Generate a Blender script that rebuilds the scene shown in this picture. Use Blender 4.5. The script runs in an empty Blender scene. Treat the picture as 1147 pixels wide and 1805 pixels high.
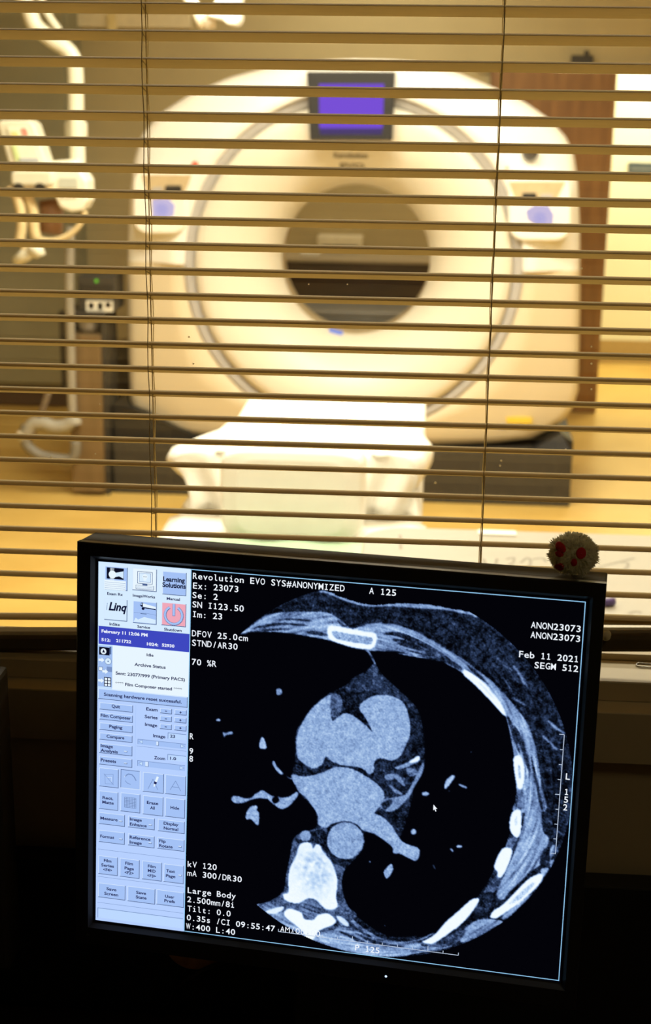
import bpy, bmesh, math, random
import numpy as np
from mathutils import Vector, Matrix
random.seed(7)
SC = bpy.context.scene
COL = SC.collection
# ------------------------------------------------------------------ camera
CAM = Vector((0.0, 0.0, 1.78))
cd = bpy.data.cameras.new('camera')
cd.sensor_fit = 'VERTICAL'; cd.sensor_height = 36.0; cd.lens = 36.0 * 2600.0 / 1805.0
cd.clip_start = 0.02; cd.clip_end = 100
cd.dof.use_dof = True; cd.dof.focus_distance = 1.19; cd.dof.aperture_fstop = 10.0
cam = bpy.data.objects.new('camera', cd); COL.objects.link(cam)
cam.matrix_world = Matrix([[0.99735, -0.031763, 0.065454, 0.0], [0.071651, 0.272802, -0.959398, 0.0], [0.012618, 0.961546, 0.274355, 1.78], [0.0, 0.0, 0.0, 1.0]])
SC.camera = cam
# ------------------------------------------------------------------ world, exposure, lights
w = bpy.data.worlds.new('world'); SC.world = w; w.use_nodes = True
w.node_tree.nodes['Background'].inputs[0].default_value = (0.02, 0.017, 0.012, 1)
w.node_tree.nodes['Background'].inputs[1].default_value = 0.02
SC.view_settings.view_transform = 'Standard'; SC.view_settings.look = 'None'
SC.view_settings.exposure = 0.0; SC.view_settings.gamma = 1.0
SC.view_settings.use_curve_mapping = False
SC.cycles.max_bounces = 10; SC.cycles.diffuse_bounces = 6; SC.cycles.transparent_max_bounces = 16
SC.cycles.sample_clamp_indirect = 6.0
WARM = (1.0, 0.93, 0.79)
def area(name, loc, sx, sy, power, color=WARM):
    l = bpy.data.lights.new(name, 'AREA'); l.shape = 'RECTANGLE'; l.size = sx; l.size_y = sy
    l.energy = power; l.color = color
    o = bpy.data.objects.new(name, l); COL.objects.link(o); o.location = loc
    return o
# the scan room's ceiling lamps, the corridor's lamp and an added fill for the control room
CEIL = 2.75
LAMPS = [(-0.50, 4.9, 1.15, 0.55, 96), (0.75, 5.2, 1.15, 0.3, 44), (-0.75, 2.9, 1.15, 0.3, 36), (0.8, 2.9, 1.15, 0.3, 28), (-0.3, 7.8, 0.9, 0.3, 13)]  # last panel, behind the gantry, is added to lighten the bore
for i, (x, y, sx, sy, p) in enumerate(LAMPS):
    area('ceiling_lamp_light', (x, y, CEIL - 0.06), sx, sy, p)
area('corridor_lamp_light', (1.45, 9.45, 2.42), 1.2, 0.5, 64, (1.0, 0.93, 0.70))
area('control_room_fill_light', (0.9, 0.35, 2.6), 0.5, 0.4, 1.7, (1.0, 0.82, 0.5))  # unseen fill, added to lift the sill, wall and toy

# ------------------------------------------------------------------ helpers
MATS = {}
def mat(name, col, rough=0.6, metal=0.0, var=0.06, scale=30.0, bump=0.0, spec=0.5, trans=0.0):
    if name in MATS: return MATS[name]
    m = bpy.data.materials.new(name); m.use_nodes = True; MATS[name] = m
    nt = m.node_tree; b = nt.nodes['Principled BSDF']
    b.inputs['Roughness'].default_value = rough; b.inputs['Metallic'].default_value = metal
    b.inputs['Specular IOR Level'].default_value = spec
    tc = nt.nodes.new('ShaderNodeTexCoord'); n = nt.nodes.new('ShaderNodeTexNoise')
    n.inputs['Scale'].default_value = scale; n.inputs['Detail'].default_value = 4
    nt.links.new(tc.outputs['Object'], n.inputs['Vector'])
    r = nt.nodes.new('ShaderNodeValToRGB')
    r.color_ramp.elements[0].position = 0.3; r.color_ramp.elements[1].position = 0.7
    r.color_ramp.elements[0].color = tuple(max(0, c * (1 - var)) for c in col) + (1,)
    r.color_ramp.elements[1].color = tuple(min(1, c * (1 + var)) for c in col) + (1,)
    nt.links.new(n.outputs['Fac'], r.inputs['Fac']); nt.links.new(r.outputs['Color'], b.inputs['Base Color'])
    if bump:
        bp = nt.nodes.new('ShaderNodeBump'); bp.inputs['Strength'].default_value = bump; bp.inputs['Distance'].default_value = 0.002
        nt.links.new(n.outputs['Fac'], bp.inputs['Height']); nt.links.new(bp.outputs['Normal'], b.inputs['Normal'])
    if trans:
        t = nt.nodes.new('ShaderNodeBsdfTranslucent'); nt.links.new(r.outputs['Color'], t.inputs['Color'])
        mx = nt.nodes.new('ShaderNodeMixShader'); mx.inputs[0].default_value = trans
        nt.links.new(b.outputs[0], mx.inputs[1]); nt.links.new(t.outputs[0], mx.inputs[2])
        nt.links.new(mx.outputs[0], nt.nodes['Material Output'].inputs['Surface'])
    return m
def wood(name, c1, c2, rough=0.4, axis=2, scale=6.0):
    if name in MATS: return MATS[name]
    m = bpy.data.materials.new(name); m.use_nodes = True; MATS[name] = m
    nt = m.node_tree; b = nt.nodes['Principled BSDF']; b.inputs['Roughness'].default_value = rough
    tc = nt.nodes.new('ShaderNodeTexCoord'); mp = nt.nodes.new('ShaderNodeMapping')
    s = [scale * 6] * 3; s[axis] = scale * 0.5; mp.inputs['Scale'].default_value = s
    n = nt.nodes.new('ShaderNodeTexNoise'); n.inputs['Scale'].default_value = 1.0; n.inputs['Detail'].default_value = 6
    r = nt.nodes.new('ShaderNodeValToRGB')
    r.color_ramp.elements[0].position = 0.35; r.color_ramp.elements[1].position = 0.68
    r.color_ramp.elements[0].color = c1 + (1,); r.color_ramp.elements[1].color = c2 + (1,)
    nt.links.new(tc.outputs['Object'], mp.inputs['Vector']); nt.links.new(mp.outputs['Vector'], n.inputs['Vector'])
    nt.links.new(n.outputs['Fac'], r.inputs['Fac']); nt.links.new(r.outputs['Color'], b.inputs['Base Color'])
    return m
def lin(c):
    return tuple(((v / 255.0) / 12.92 if v / 255.0 <= 0.04045 else ((v / 255.0 + 0.055) / 1.055) ** 2.4) for v in c)
def glow(name, rgb, strength=1.0):
    if name in MATS: return MATS[name]
    m = bpy.data.materials.new(name); m.use_nodes = True; MATS[name] = m
    nt = m.node_tree; nt.nodes.clear()
    e = nt.nodes.new('ShaderNodeEmission'); o = nt.nodes.new('ShaderNodeOutputMaterial')
    e.inputs[0].default_value = lin(rgb) + (1,); e.inputs[1].default_value = strength
    nt.links.new(e.outputs[0], o.inputs['Surface'])
    return m
ORG = {}
class MB:
    def __init__(s): s.v = []; s.f = []; s.m = []
    def add(s, verts, faces, mi=0):
        k = len(s.v); s.v += [tuple(p) for p in verts]
        s.f += [tuple(i + k for i in f) for f in faces]; s.m += [mi] * len(faces); return s
    def box(s, x0, x1, y0, y1, z0, z1, mi=0):
        return s.add([(x0,y0,z0),(x1,y0,z0),(x1,y1,z0),(x0,y1,z0),(x0,y0,z1),(x1,y0,z1),(x1,y1,z1),(x0,y1,z1)],
                     [(0,3,2,1),(4,5,6,7),(0,1,5,4),(1,2,6,5),(2,3,7,6),(3,0,4,7)], mi)
    def prism(s, pts, y0, y1, mi=0):               # outline in x,z pushed along y
        n = len(pts)
        return s.add([(x, y0, z) for x, z in pts] + [(x, y1, z) for x, z in pts],
                     [tuple(range(n)), tuple(range(2 * n - 1, n - 1, -1))] + [(i, i + n, (i + 1) % n + n, (i + 1) % n) for i in range(n)], mi)
    def hprism(s, pts, z0, z1, mi=0):              # outline in x,y pushed along z
        n = len(pts)
        return s.add([(x, y, z0) for x, y in pts] + [(x, y, z1) for x, y in pts],
                     [tuple(range(n - 1, -1, -1)), tuple(range(n, 2 * n))] + [(i, (i + 1) % n, (i + 1) % n + n, i + n) for i in range(n)], mi)
    def profx(s, pts, x0, x1, mi=0, dz=0.0):       # outline in y,z pushed along x
        n = len(pts)
        return s.add([(x0, y, z) for y, z in pts] + [(x1, y, z + dz) for y, z in pts],
                     [tuple(range(n - 1, -1, -1)), tuple(range(n, 2 * n))] + [(i, (i + 1) % n, (i + 1) % n + n, i + n) for i in range(n)], mi)
    def tube(s, path, r, n=8, mi=0):
        P = [Vector(p) for p in path]; k = len(s.v); rs = r if isinstance(r, (list, tuple)) else [r] * len(P)
        ref = None
        for i, p in enumerate(P):
            d = (P[min(i + 1, len(P) - 1)] - P[max(i - 1, 0)]).normalized()
            if ref is None: ref = d.orthogonal().normalized()
            u = (ref - d * ref.dot(d)).normalized(); ref = u; v = d.cross(u)
            for j in range(n):
                a = 2 * math.pi * j / n; s.v.append(tuple(p + (u * math.cos(a) + v * math.sin(a)) * rs[i]))
        for i in range(len(P) - 1):
            for j in range(n):
                s.f.append((k + i*n + j, k + i*n + (j+1) % n, k + (i+1)*n + (j+1) % n, k + (i+1)*n + j)); s.m.append(mi)
        s.f.append(tuple(k + j for j in range(n - 1, -1, -1))); s.m.append(mi)
        s.f.append(tuple(k + (len(P)-1)*n + j for j in range(n))); s.m.append(mi)
        return s
    def lathe(s, prof, c, axis='z', n=32, mi=0):   # prof: (radius, height along the axis)
        k = len(s.v)
        for r, h in prof:
            for j in range(n):
                a = 2 * math.pi * j / n; u, v = r * math.cos(a), r * math.sin(a)
                s.v.append((c[0] + u, c[1] + v, c[2] + h) if axis == 'z' else (c[0] + u, c[1] + h, c[2] + v))
        for i in range(len(prof) - 1):
            for j in range(n):
                q = (k + i*n + j, k + i*n + (j+1) % n, k + (i+1)*n + (j+1) % n, k + (i+1)*n + j)
                s.f.append(q if axis == 'z' else q[::-1]); s.m.append(mi)
        for i in (0, len(prof) - 1):
            if prof[i][0] > 1e-5 and s_caps: s.f.append(tuple(k + i*n + j for j in range(n))); s.m.append(mi)
        return s
    def grid(s, rows, mi=0):
        k = len(s.v); n = len(rows[0])
        for r in rows: s.v += [tuple(p) for p in r]
        for i in range(len(rows) - 1):
            for j in range(n - 1):
                s.f.append((k + i*n + j, k + i*n + j + 1, k + (i+1)*n + j + 1, k + (i+1)*n + j)); s.m.append(mi)
        return s
    def build(s, name, mats, parent=None, smooth=False, bevel=0.0, seg=2, recalc=True, thick=0.0, subsurf=0):
        me = bpy.data.meshes.new(name); o = bpy.data.objects.new(name, me); COL.objects.link(o)
        org = Vector((0, 0, 0))
        if parent is not None:
            org = ORG[parent.name]; o.parent = parent
        ORG[o.name] = org
        me.from_pydata([(x - org.x, y - org.y, z - org.z) for x, y, z in s.v], [], s.f)
        for m in (mats if isinstance(mats, (list, tuple)) else [mats]): me.materials.append(m)
        if len(me.materials) > 1: me.polygons.foreach_set('material_index', s.m)
        if recalc:
            bm = bmesh.new(); bm.from_mesh(me); bmesh.ops.recalc_face_normals(bm, faces=bm.faces); bm.to_mesh(me); bm.free()
        if smooth: me.polygons.foreach_set('use_smooth', [True] * len(me.polygons))
        if bevel:
            b = o.modifiers.new('bevel', 'BEVEL'); b.width = bevel; b.segments = seg; b.limit_method = 'ANGLE'; b.angle_limit = 0.6
        if subsurf:
            b = o.modifiers.new('sub', 'SUBSURF'); b.levels = subsurf; b.render_levels = subsurf
        if thick:
            b = o.modifiers.new('solid', 'SOLIDIFY'); b.thickness = thick
        return o
s_caps = True
def tag(o, label=None, cat=None, group=None, kind=None):
    if label: o['label'] = label
    if cat: o['category'] = cat
    if group: o['group'] = group
    if kind: o['kind'] = kind
    return o
def thing(name, loc, label, cat, group=None):
    o = bpy.data.objects.new(name, None); COL.objects.link(o); o.location = loc; o.empty_display_size = 0.1
    ORG[o.name] = Vector(loc)
    return tag(o, label, cat, group)
def struct(o): return tag(o, kind='structure')
def smooth_path(pts, n=6):
    P = [Vector(p) for p in pts]; out = []
    for i in range(len(P) - 1):
        a, b, c, d = P[max(i-1, 0)], P[i], P[i+1], P[min(i+2, len(P)-1)]
        for j in range(n):
            t = j / n
            out.append(0.5 * ((2*b) + (c-a)*t + (2*a-5*b+4*c-d)*t*t + (3*b-a-3*c+d)*t**3))
    out.append(P[-1]); return out
def blob(c, r, n=16, m=10, mi=0, mb=None, e=1.0):  # ellipsoid, e<1 squarer
    mb = mb or MB(); rows = []
    f = lambda t: math.copysign(abs(t) ** e, t)
    for i in range(m + 1):
        th = -math.pi/2 + math.pi * i / m
        rows.append([(c[0] + r[0]*f(math.cos(th))*f(math.cos(2*math.pi*j/n)), c[1] + r[1]*f(math.cos(th))*f(math.sin(2*math.pi*j/n)), c[2] + r[2]*f(math.sin(th))) for j in range(n + 1)])
    mb.grid(rows, mi); return mb

# ------------------------------------------------------------------ materials
M_wall = mat('scan_room_wall_paint', (0.47, 0.385, 0.20), 0.7, var=0.04, scale=4)
M_white = mat('white_moulded_plastic', (0.86, 0.85, 0.79), 0.35, var=0.015, scale=3)
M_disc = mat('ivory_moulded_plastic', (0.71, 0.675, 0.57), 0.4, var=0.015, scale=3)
M_grey = mat('grey_trim_plastic', (0.40, 0.385, 0.37), 0.45, var=0.04)
M_black = mat('black_plastic', (0.012, 0.011, 0.010), 0.45, var=0.2, scale=60)
M_dark = mat('charcoal_painted_metal', (0.035, 0.030, 0.022), 0.55, var=0.15)
M_cream = mat('cream_plastic', (0.66, 0.58, 0.40), 0.5, var=0.04)
M_slat = mat('cream_lacquered_slat', (0.77, 0.645, 0.365), 0.7, var=0.03, scale=12, spec=0.10, trans=0.40)
M_cord = mat('cream_cord', (0.72, 0.62, 0.36), 0.8, var=0.1, scale=300, trans=0.3)
M_sheet = mat('white_cotton_sheet', (0.86, 0.85, 0.79), 0.9, var=0.02, scale=40, bump=0.1)
M_greencloth = mat('pale_green_cloth', (0.60, 0.86, 0.64), 0.9, var=0.05)
M_ctrl = mat('control_room_paint', (0.52, 0.42, 0.25), 0.75, var=0.04, scale=5)
M_desk = wood('dark_brown_laminate', (0.035, 0.022, 0.014), (0.06, 0.04, 0.026), 0.5, 0)
M_red = mat('red_plastic', (0.7, 0.10, 0.05), 0.5)
M_steel = mat('brushed_steel', (0.55, 0.54, 0.50), 0.35, 0.9, var=0.05)

# ------------------------------------------------------------------ the setting
def floor_mat():
    m = bpy.data.materials.new('polished_amber_vinyl'); m.use_nodes = True
    nt = m.node_tree; b = nt.nodes['Principled BSDF']
    tc = nt.nodes.new('ShaderNodeTexCoord'); n = nt.nodes.new('ShaderNodeTexNoise'); n.inputs['Scale'].default_value = 3.5; n.inputs['Detail'].default_value = 6
    r = nt.nodes.new('ShaderNodeValToRGB'); r.color_ramp.elements[0].color = (0.62, 0.405, 0.105, 1); r.color_ramp.elements[1].color = (0.70, 0.475, 0.135, 1)
    r.color_ramp.elements[0].position = 0.35; r.color_ramp.elements[1].position = 0.65
    nt.links.new(tc.outputs['Object'], n.inputs['Vector']); nt.links.new(n.outputs['Fac'], r.inputs['Fac']); nt.links.new(r.outputs['Color'], b.inputs['Base Color'])
    b.inputs['Roughness'].default_value = 0.32
    return m
X0, X1, YW, YB = -3.2, 2.5, 1.42, 8.55
struct(MB().box(X0, X1 + 1.0, YW, 10.3, -0.1, 0.0).build('floor', floor_mat()))
struct(MB().box(-1.9, 1.9, -1.6, YW, -0.1, 0.0).build('floor', mat('grey_carpet_tile', (0.05, 0.045, 0.04), 0.95, bump=0.3)))
struct(MB().box(X0, X1 + 1.0, YW, 10.3, CEIL, CEIL + 0.08).build('ceiling', mat('ceiling_tile_white', (0.75, 0.70, 0.58), 0.85)))
struct(MB().box(-1.9, 1.9, -1.6, YW, CEIL, CEIL + 0.08).build('ceiling', MATS['ceiling_tile_white']))
struct(MB().box(X0 - 0.1, X0, YW, 10.3, 0, CEIL).build('wall_left', M_wall))
struct(MB().box(X1, X1 + 0.1, YW, YB + 0.12, 0, CEIL).build('wall_right', M_wall))
DX0, DX1, DZ = 0.985, 1.95, 1.905                      # the doorway
b = MB(); b.box(X0, DX0 - 0.35, YB, YB + 0.12, 0, CEIL); b.box(DX0 - 0.35, DX1, YB, YB + 0.12, DZ, CEIL); b.box(DX1, X1, YB, YB + 0.12, 0, CEIL)
struct(b.build('wall_back', M_wall))
M_corr = mat('corridor_paint', (0.86, 0.85, 0.66), 0.7, var=0.02, scale=3)
b = MB(); b.box(-0.2, X1 + 1.0, 10.2, 10.3, 0, CEIL); b.box(-0.3, -0.2, YB + 0.12, 10.3, 0, CEIL); b.box(X1 + 0.9, X1 + 1.0, YB + 0.12, 10.3, 0, CEIL)
struct(b.build('wall_corridor', M_corr))
struct(MB().box(-0.2, X1 + 0.9, 10.17, 10.2, 0, 0.16).build('baseboard_corridor', mat('tan_baseboard', (0.42, 0.30, 0.12), 0.6)))
b = MB()
for x0, x1 in ((-1.9, -1.8), (1.8, 1.9)): b.box(x0, x1, -1.6, 1.22, 0, CEIL)
b.box(-1.8, 1.8, -1.6, -1.5, 0, CEIL)
struct(b.build('wall_control', M_ctrl))
# window wall between the two rooms, with sill and apron
OX0, OX1, OZ0, OZ1 = -0.52, 0.62, 1.2766, 2.0
b = MB(); b.box(X0, OX0, 1.312, YW, 1.232, CEIL); b.box(OX1, X1, 1.312, YW, 1.232, CEIL); b.box(OX0, OX1, 1.312, YW, OZ1, CEIL)
b.box(X0, X1, 1.2234, 1.30, 0, 1.2095); b.box(X0, X1, 1.312, YW, 0, 1.232)
struct(b.build('wall_front', M_ctrl))
M_sill = mat('painted_window_sill', (0.60, 0.49, 0.29), 0.5, var=0.03, scale=20)
struct(MB().profx([(1.311, 1.2766), (1.2405, 1.2766), (1.2395, 1.2755), (1.2395, 1.2585), (1.311, 1.2585)], -1.5, 1.5).build('trim_1', M_sill))
struct(MB().profx([(1.30, 1.2580), (1.2140, 1.2580), (1.2134, 1.2570), (1.2134, 1.2098), (1.2234, 1.2098), (1.30, 1.2098)], -1.5, 1.5).build('trim_2', M_sill))
# window: frame and pane
M_glass = bpy.data.materials.new('clear_window_glass'); M_glass.use_nodes = True
nt = M_glass.node_tree; nt.nodes.clear()
o_ = nt.nodes.new('ShaderNodeOutputMaterial'); t_ = nt.nodes.new('ShaderNodeBsdfTransparent'); g_ = nt.nodes.new('ShaderNodeBsdfGlossy'); x_ = nt.nodes.new('ShaderNodeMixShader'); f_ = nt.nodes.new('ShaderNodeFresnel')
t_.inputs[0].default_value = (0.95, 0.945, 0.90, 1); g_.inputs['Roughness'].default_value = 0.02; f_.inputs[0].default_value = 1.3
nt.links.new(f_.outputs[0], x_.inputs[0]); nt.links.new(t_.outputs[0], x_.inputs[1]); nt.links.new(g_.outputs[0], x_.inputs[2]); nt.links.new(x_.outputs[0], o_.inputs['Surface'])
win = tag(thing('window_1', (0.05, 1.32, OZ0), None, None), kind='structure')
b = MB(); b.box(OX0, OX1, 1.2915, 1.3035, OZ0 + 0.0008, 1.2835); b.box(OX0, OX1, 1.2915, 1.3115, OZ1 - 0.03, OZ1); b.box(OX0, OX0 + 0.03, 1.2915, 1.3115, 1.2835, OZ1 - 0.03); b.box(OX1 - 0.03, OX1, 1.2915, 1.3115, 1.2835, OZ1 - 0.03)
b.box(X0, OX0, 1.293, 1.3115, OZ0 + 0.0008, CEIL - 0.2); b.box(OX1, X1, 1.293, 1.3115, OZ0 + 0.0008, CEIL - 0.2); b.box(OX0, OX1, 1.293, 1.3115, OZ1, CEIL - 0.2)
b.build('frame', M_sill, win)
pane = MB().box(OX0 + 0.03, OX1 - 0.03, 1.301, 1.3033, 1.2836, OZ1 - 0.03).build('pane', M_glass, win)
b = MB()
for x, z, r in [(0.0109, 1.439, 0.0012), (0.0694, 1.4614, 0.001), (0.0686, 1.4567, 0.001), (0.1311, 1.635, 0.0009), (0.1436, 1.5669, 0.0008), (0.1445, 1.5518, 0.001), (0.1459, 1.529, 0.0009), (0.1266, 1.4731, 0.0012), (-0.2132, 1.5669, 0.0008), (-0.2094, 1.5428, 0.0008), (-0.2958, 1.5035, 0.0007), (-0.3015, 1.4566, 0.0007), (0.1483, 1.7376, 0.0008), (-0.3429, 1.4522, 0.0008), (-0.1062, 1.6162, 0.0007), (-0.0721, 1.6169, 0.0007)]:
    b.lathe([(r, -0.0003), (r, 0.0)], (x, 1.3007, z), 'y', 8)
b.build('paint_speck', mat('dried_paint_speck', (0.9, 0.85, 0.75), 0.9), pane)

# ------------------------------------------------------------------ venetian blind
blind = thing('venetian_blind', (0.0, 1.26, 1.28), 'cream venetian blind with horizontal slats hanging open before the scan room window', 'blind')
PITCH, ZF, BX0, BX1 = 0.02148, 1.8463, -0.43, 0.44
def slat(zl, zr, tilt=0.274):
    b = MB(); n = 8; W_, SAG, TH = 0.025, 0.0043, 0.0005
    prof = []
    for i in range(n + 1):
        t = i / n; a = (t - 0.5) * W_; h = SAG * (1 - (2*t - 1)**2)
        prof.append((a, h))
    top = [(a, h + TH) for a, h in prof]; loop = prof + top[::-1]
    pts = []
    ex = 0.5 * W_
    for a, h in loop:
        a2 = a + ex
        pts.append((1.25 + a2 * math.cos(tilt) + h * math.sin(tilt), -a2 * math.sin(tilt) + h * math.cos(tilt)))
    m = len(pts)
    v = [(BX0, y, zl + z) for y, z in pts] + [(BX1, y, zr + z) for y, z in pts]
    f = [tuple(range(m)), tuple(range(2*m - 1, m - 1, -1))] + [(i, (i+1) % m, (i+1) % m + m, i + m) for i in range(m)]
    return b.add(v, f)
slat_z = []
for i in range(-5, 25):
    z = ZF - i * PITCH; slat_z.append(z)
    slat(z, z).build('slat', M_slat, blind)
slat(1.3085, 1.3345, 0.2).build('slat', M_slat, blind)
def rail_z(x): return 1.2772 + 0.0385 * (x + 0.43)
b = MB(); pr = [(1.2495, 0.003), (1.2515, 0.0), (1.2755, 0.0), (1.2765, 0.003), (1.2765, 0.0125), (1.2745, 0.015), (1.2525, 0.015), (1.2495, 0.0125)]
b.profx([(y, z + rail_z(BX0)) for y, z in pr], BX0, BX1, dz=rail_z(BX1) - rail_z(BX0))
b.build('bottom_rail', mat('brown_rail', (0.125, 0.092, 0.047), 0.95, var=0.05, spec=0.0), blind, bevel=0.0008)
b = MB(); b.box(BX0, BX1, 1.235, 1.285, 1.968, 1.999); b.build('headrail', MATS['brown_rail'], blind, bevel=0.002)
for cx in (-0.4135, -0.2405, 0.0526, 0.36):
    b = MB(); rx = 0.00042
    y_f, y_b = 1.2492, 1.2492 + 0.0252
    jit = lambda k: cx + 0.0006 * math.sin(k * 1.7 + cx * 40)
    zs = [1.97] + slat_z + [rail_z(cx) + 0.014]
    for yy, dz in ((y_f, 0.0), (y_b, -0.0064)):
        b.tube([(jit(k), yy, z + (dz if 0 < k < len(zs) - 1 else 0)) for k, z in enumerate(zs)], rx, 6)
    for k, z in enumerate(slat_z):                                  # rungs under every slat
        b.tube([(jit(k+1), y_f, z - 0.0008), (cx + 0.0002, 1.2615, z - 0.0038), (jit(k+1), y_b, z - 0.0072)], 0.00045, 6)
    b.build('ladder_cord', M_cord, blind)
    MB().tube([(cx + 0.0012, 1.2625, 1.97), (cx + 0.0006, 1.2625, 1.6), (cx + 0.0012, 1.2625, rail_z(cx) + 0.01)], 0.00055, 6).build('lift_cord', M_cord, blind)
# cord end button on the bottom rail
MB().lathe([(0.0001, -0.006), (0.004, -0.005), (0.005, 0.0), (0.003, 0.001)], (0.1662, 1.2486, 1.3175), 'y', 16).build('cord_button', mat('pale_cord_button', (0.75, 0.66, 0.42), 0.6), blind, smooth=True)

# ------------------------------------------------------------------ scanner gantry
YG = 6.45; XC, ZC = (-0.3366, 1.0456)
RG = 0.740
gantry = thing('scanner_gantry', (XC, YG + 0.4, 0.0), 'large round white scanner gantry with a dark bore and purple display on top', 'medical scanner')
OUT = [(-0.352, 1.9131), (-0.2118, 1.9124), (-0.0695, 1.9049), (0.1022, 1.8592), (0.2652, 1.7975), (0.3857, 1.7442), (0.4955, 1.6746), (0.5657, 1.6041), (0.6027, 1.5374), (0.6259, 1.4257), (0.6444, 1.2366), (0.6662, 0.8735), (0.6837, 0.4987), (0.6681, 0.4269), (0.6294, 0.3643), (0.5694, 0.3213), (0.484, 0.2774), (0.3341, 0.2574), (0.0313, 0.2431), (-0.3222, 0.23), (-0.6838, 0.2271), (-0.9418, 0.2405), (-1.0711, 0.2525), (-1.1849, 0.2703), (-1.2465, 0.3027), (-1.3159, 0.3348), (-1.3491, 0.3549), (-1.3609, 0.4042), (-1.3585, 0.7005), (-1.3514, 1.0764), (-1.3377, 1.3206), (-1.3216, 1.4649), (-1.2867, 1.584), (-1.1988, 1.6791), (-1.0511, 1.7672), (-0.881, 1.8339), (-0.6884, 1.8819), (-0.521, 1.9044)]
def ray_r(a):
    dx, dz = math.cos(a), math.sin(a); best = 0.9
    for (x1, z1), (x2, z2) in zip(OUT, OUT[1:] + OUT[:1]):
        ax, az, bx, bz = x1 - XC, z1 - ZC, x2 - XC, z2 - ZC
        ex, ez = bx - ax, bz - az; d = dx * ez - dz * ex
        if abs(d) < 1e-9: continue
        t = (ax * ez - az * ex) / d; u = (ax * dz - az * dx) / d
        if t > 0 and -1e-6 <= u <= 1 + 1e-6: best = t
    return best
def cover(a0, a1, y0, lean, n=96):
    rows = []; b = MB()
    for i in range(n + 1):
        a = a0 + (a1 - a0) * i / n; R = ray_r(a)
        prof = [(RG - 0.01, 0.06), (RG, 0.0)] + [(RG + (R - 0.05 - RG) * t, 0.0) for t in (0.33, 0.66, 1)] + [(R - 0.022, 0.008), (R - 0.006, 0.03), (R, 0.07), (R, 0.45), (R - 0.03, 0.8), (R - 0.10, 0.84), (0.45, 0.86)]
        rows.append([(XC + r * math.cos(a), YG + y0 + dy + lean * max(0, min(r, R) - RG) * (1 if dy < 0.1 else 0.3), ZC + r * math.sin(a)) for r, dy in prof])
    b.grid(rows)
    for row in (rows[0], rows[-1]):
        b.grid([row[:8], [(x, YG + 0.3, z) for x, y, z in row[:8]]])
    return b
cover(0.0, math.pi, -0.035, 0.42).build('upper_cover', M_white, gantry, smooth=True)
cover(math.pi, 2 * math.pi, 0.0, 0.22).build('lower_cover', mat('shaded_moulded_plastic', (0.68, 0.595, 0.42), 0.4, var=0.015, scale=3), gantry, smooth=True)  # same plastic as the upper cover, with its shade put into the colour
s_caps = False
MB().lathe([(RG, 0.05), (RG - 0.002, -0.002), (RG - 0.01, -0.006), (RG - 0.044, 0.004), (RG - 0.05, 0.03)], (XC, YG, ZC), 'y', 128).build('trim_ring', M_grey, gantry, smooth=True)
PROF = [(RG - 0.046, 0.03), (RG - 0.050, 0.0), (0.68, -0.018), (0.64, -0.022), (0.58, -0.012), (0.52, 0.012), (0.46, 0.05), (0.41, 0.10), (0.37, 0.165), (0.345, 0.235), (0.3357, 0.28)]
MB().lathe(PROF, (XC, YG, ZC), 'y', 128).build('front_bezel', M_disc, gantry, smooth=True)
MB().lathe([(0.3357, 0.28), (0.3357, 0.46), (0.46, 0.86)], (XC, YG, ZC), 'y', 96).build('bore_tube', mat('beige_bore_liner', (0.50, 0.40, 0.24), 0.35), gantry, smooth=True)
s_caps = True
def bez_y(r):
    for (r1, y1), (r2, y2) in zip(PROF[1:], PROF[2:]):
        if r2 <= r <= r1: return y2 + (y1 - y2) * (r - r2) / (r1 - r2)
    return 0.0
# display on top
disp = MB().prism([(-0.5361, 1.8573), (-0.17, 1.8615), (-0.1747, 1.5846), (-0.5192, 1.5795)], YG - 0.10, YG + 0.10).build('display', M_black, gantry, bevel=0.005)
b = MB(); q = [(-0.4837, 1.8083), (-0.2132, 1.8116), (-0.2161, 1.6345), (-0.4793, 1.6307)]
b.add([(x, YG - 0.1015, z) for x, z in q], [(0, 1, 2, 3)], 0)
q2 = [(-0.4793, 1.6307), (-0.2161, 1.6345), (-0.2179, 1.6092), (-0.4766, 1.6055)]
b.add([(x, YG - 0.1015, z) for x, z in q2], [(0, 1, 2, 3)], 1)  # duller lower band: a reflection on the display, painted in
b.build('display_screen', [glow('purple_display_light', (128, 86, 238), 1.0), glow('display_reflection_band', (88, 72, 132), 0.9)], disp, recalc=False)
FONT = bpy.data.curves.new('glyph_source', 'FONT')
GL = {}
DG = None
def glyphs(text, bold=0.0, shear=0.0):
    key = (text, bold, shear)
    if key in GL: return GL[key]
    c = bpy.data.curves.new('glyph_source', 'FONT'); c.body = text; c.size = 1.0; c.offset = bold; c.shear = shear; c.resolution_u = 3
    o = bpy.data.objects.new('glyph_source', c); COL.objects.link(o)
    dg = bpy.context.evaluated_depsgraph_get(); dg.update()
    me = o.evaluated_get(dg).to_mesh()
    v = [(p.co.x, p.co.y) for p in me.vertices]; f = [tuple(p.vertices) for p in me.polygons]
    o.evaluated_get(dg).to_mesh_clear(); bpy.data.objects.remove(o); bpy.data.curves.remove(c)
    GL[key] = (v, f); return GL[key]
bpy.data.curves.remove(FONT)
CAPH = max(y for x, y in glyphs('H')[0])
def text_on(b, text, x0, x1, yb, cap, place, mi=0, bold=0.0, shear=0.0):
    v, f = glyphs(text, bold, shear)
    if not v: return
    xs = [p[0] for p in v]; a, e = min(xs), max(xs); sx = (x1 - x0) / max(1e-6, e - a); sy = cap / CAPH
    b.add([place(x0 + (x - a) * sx, yb + y * sy) for x, y in v], f, mi)
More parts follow.
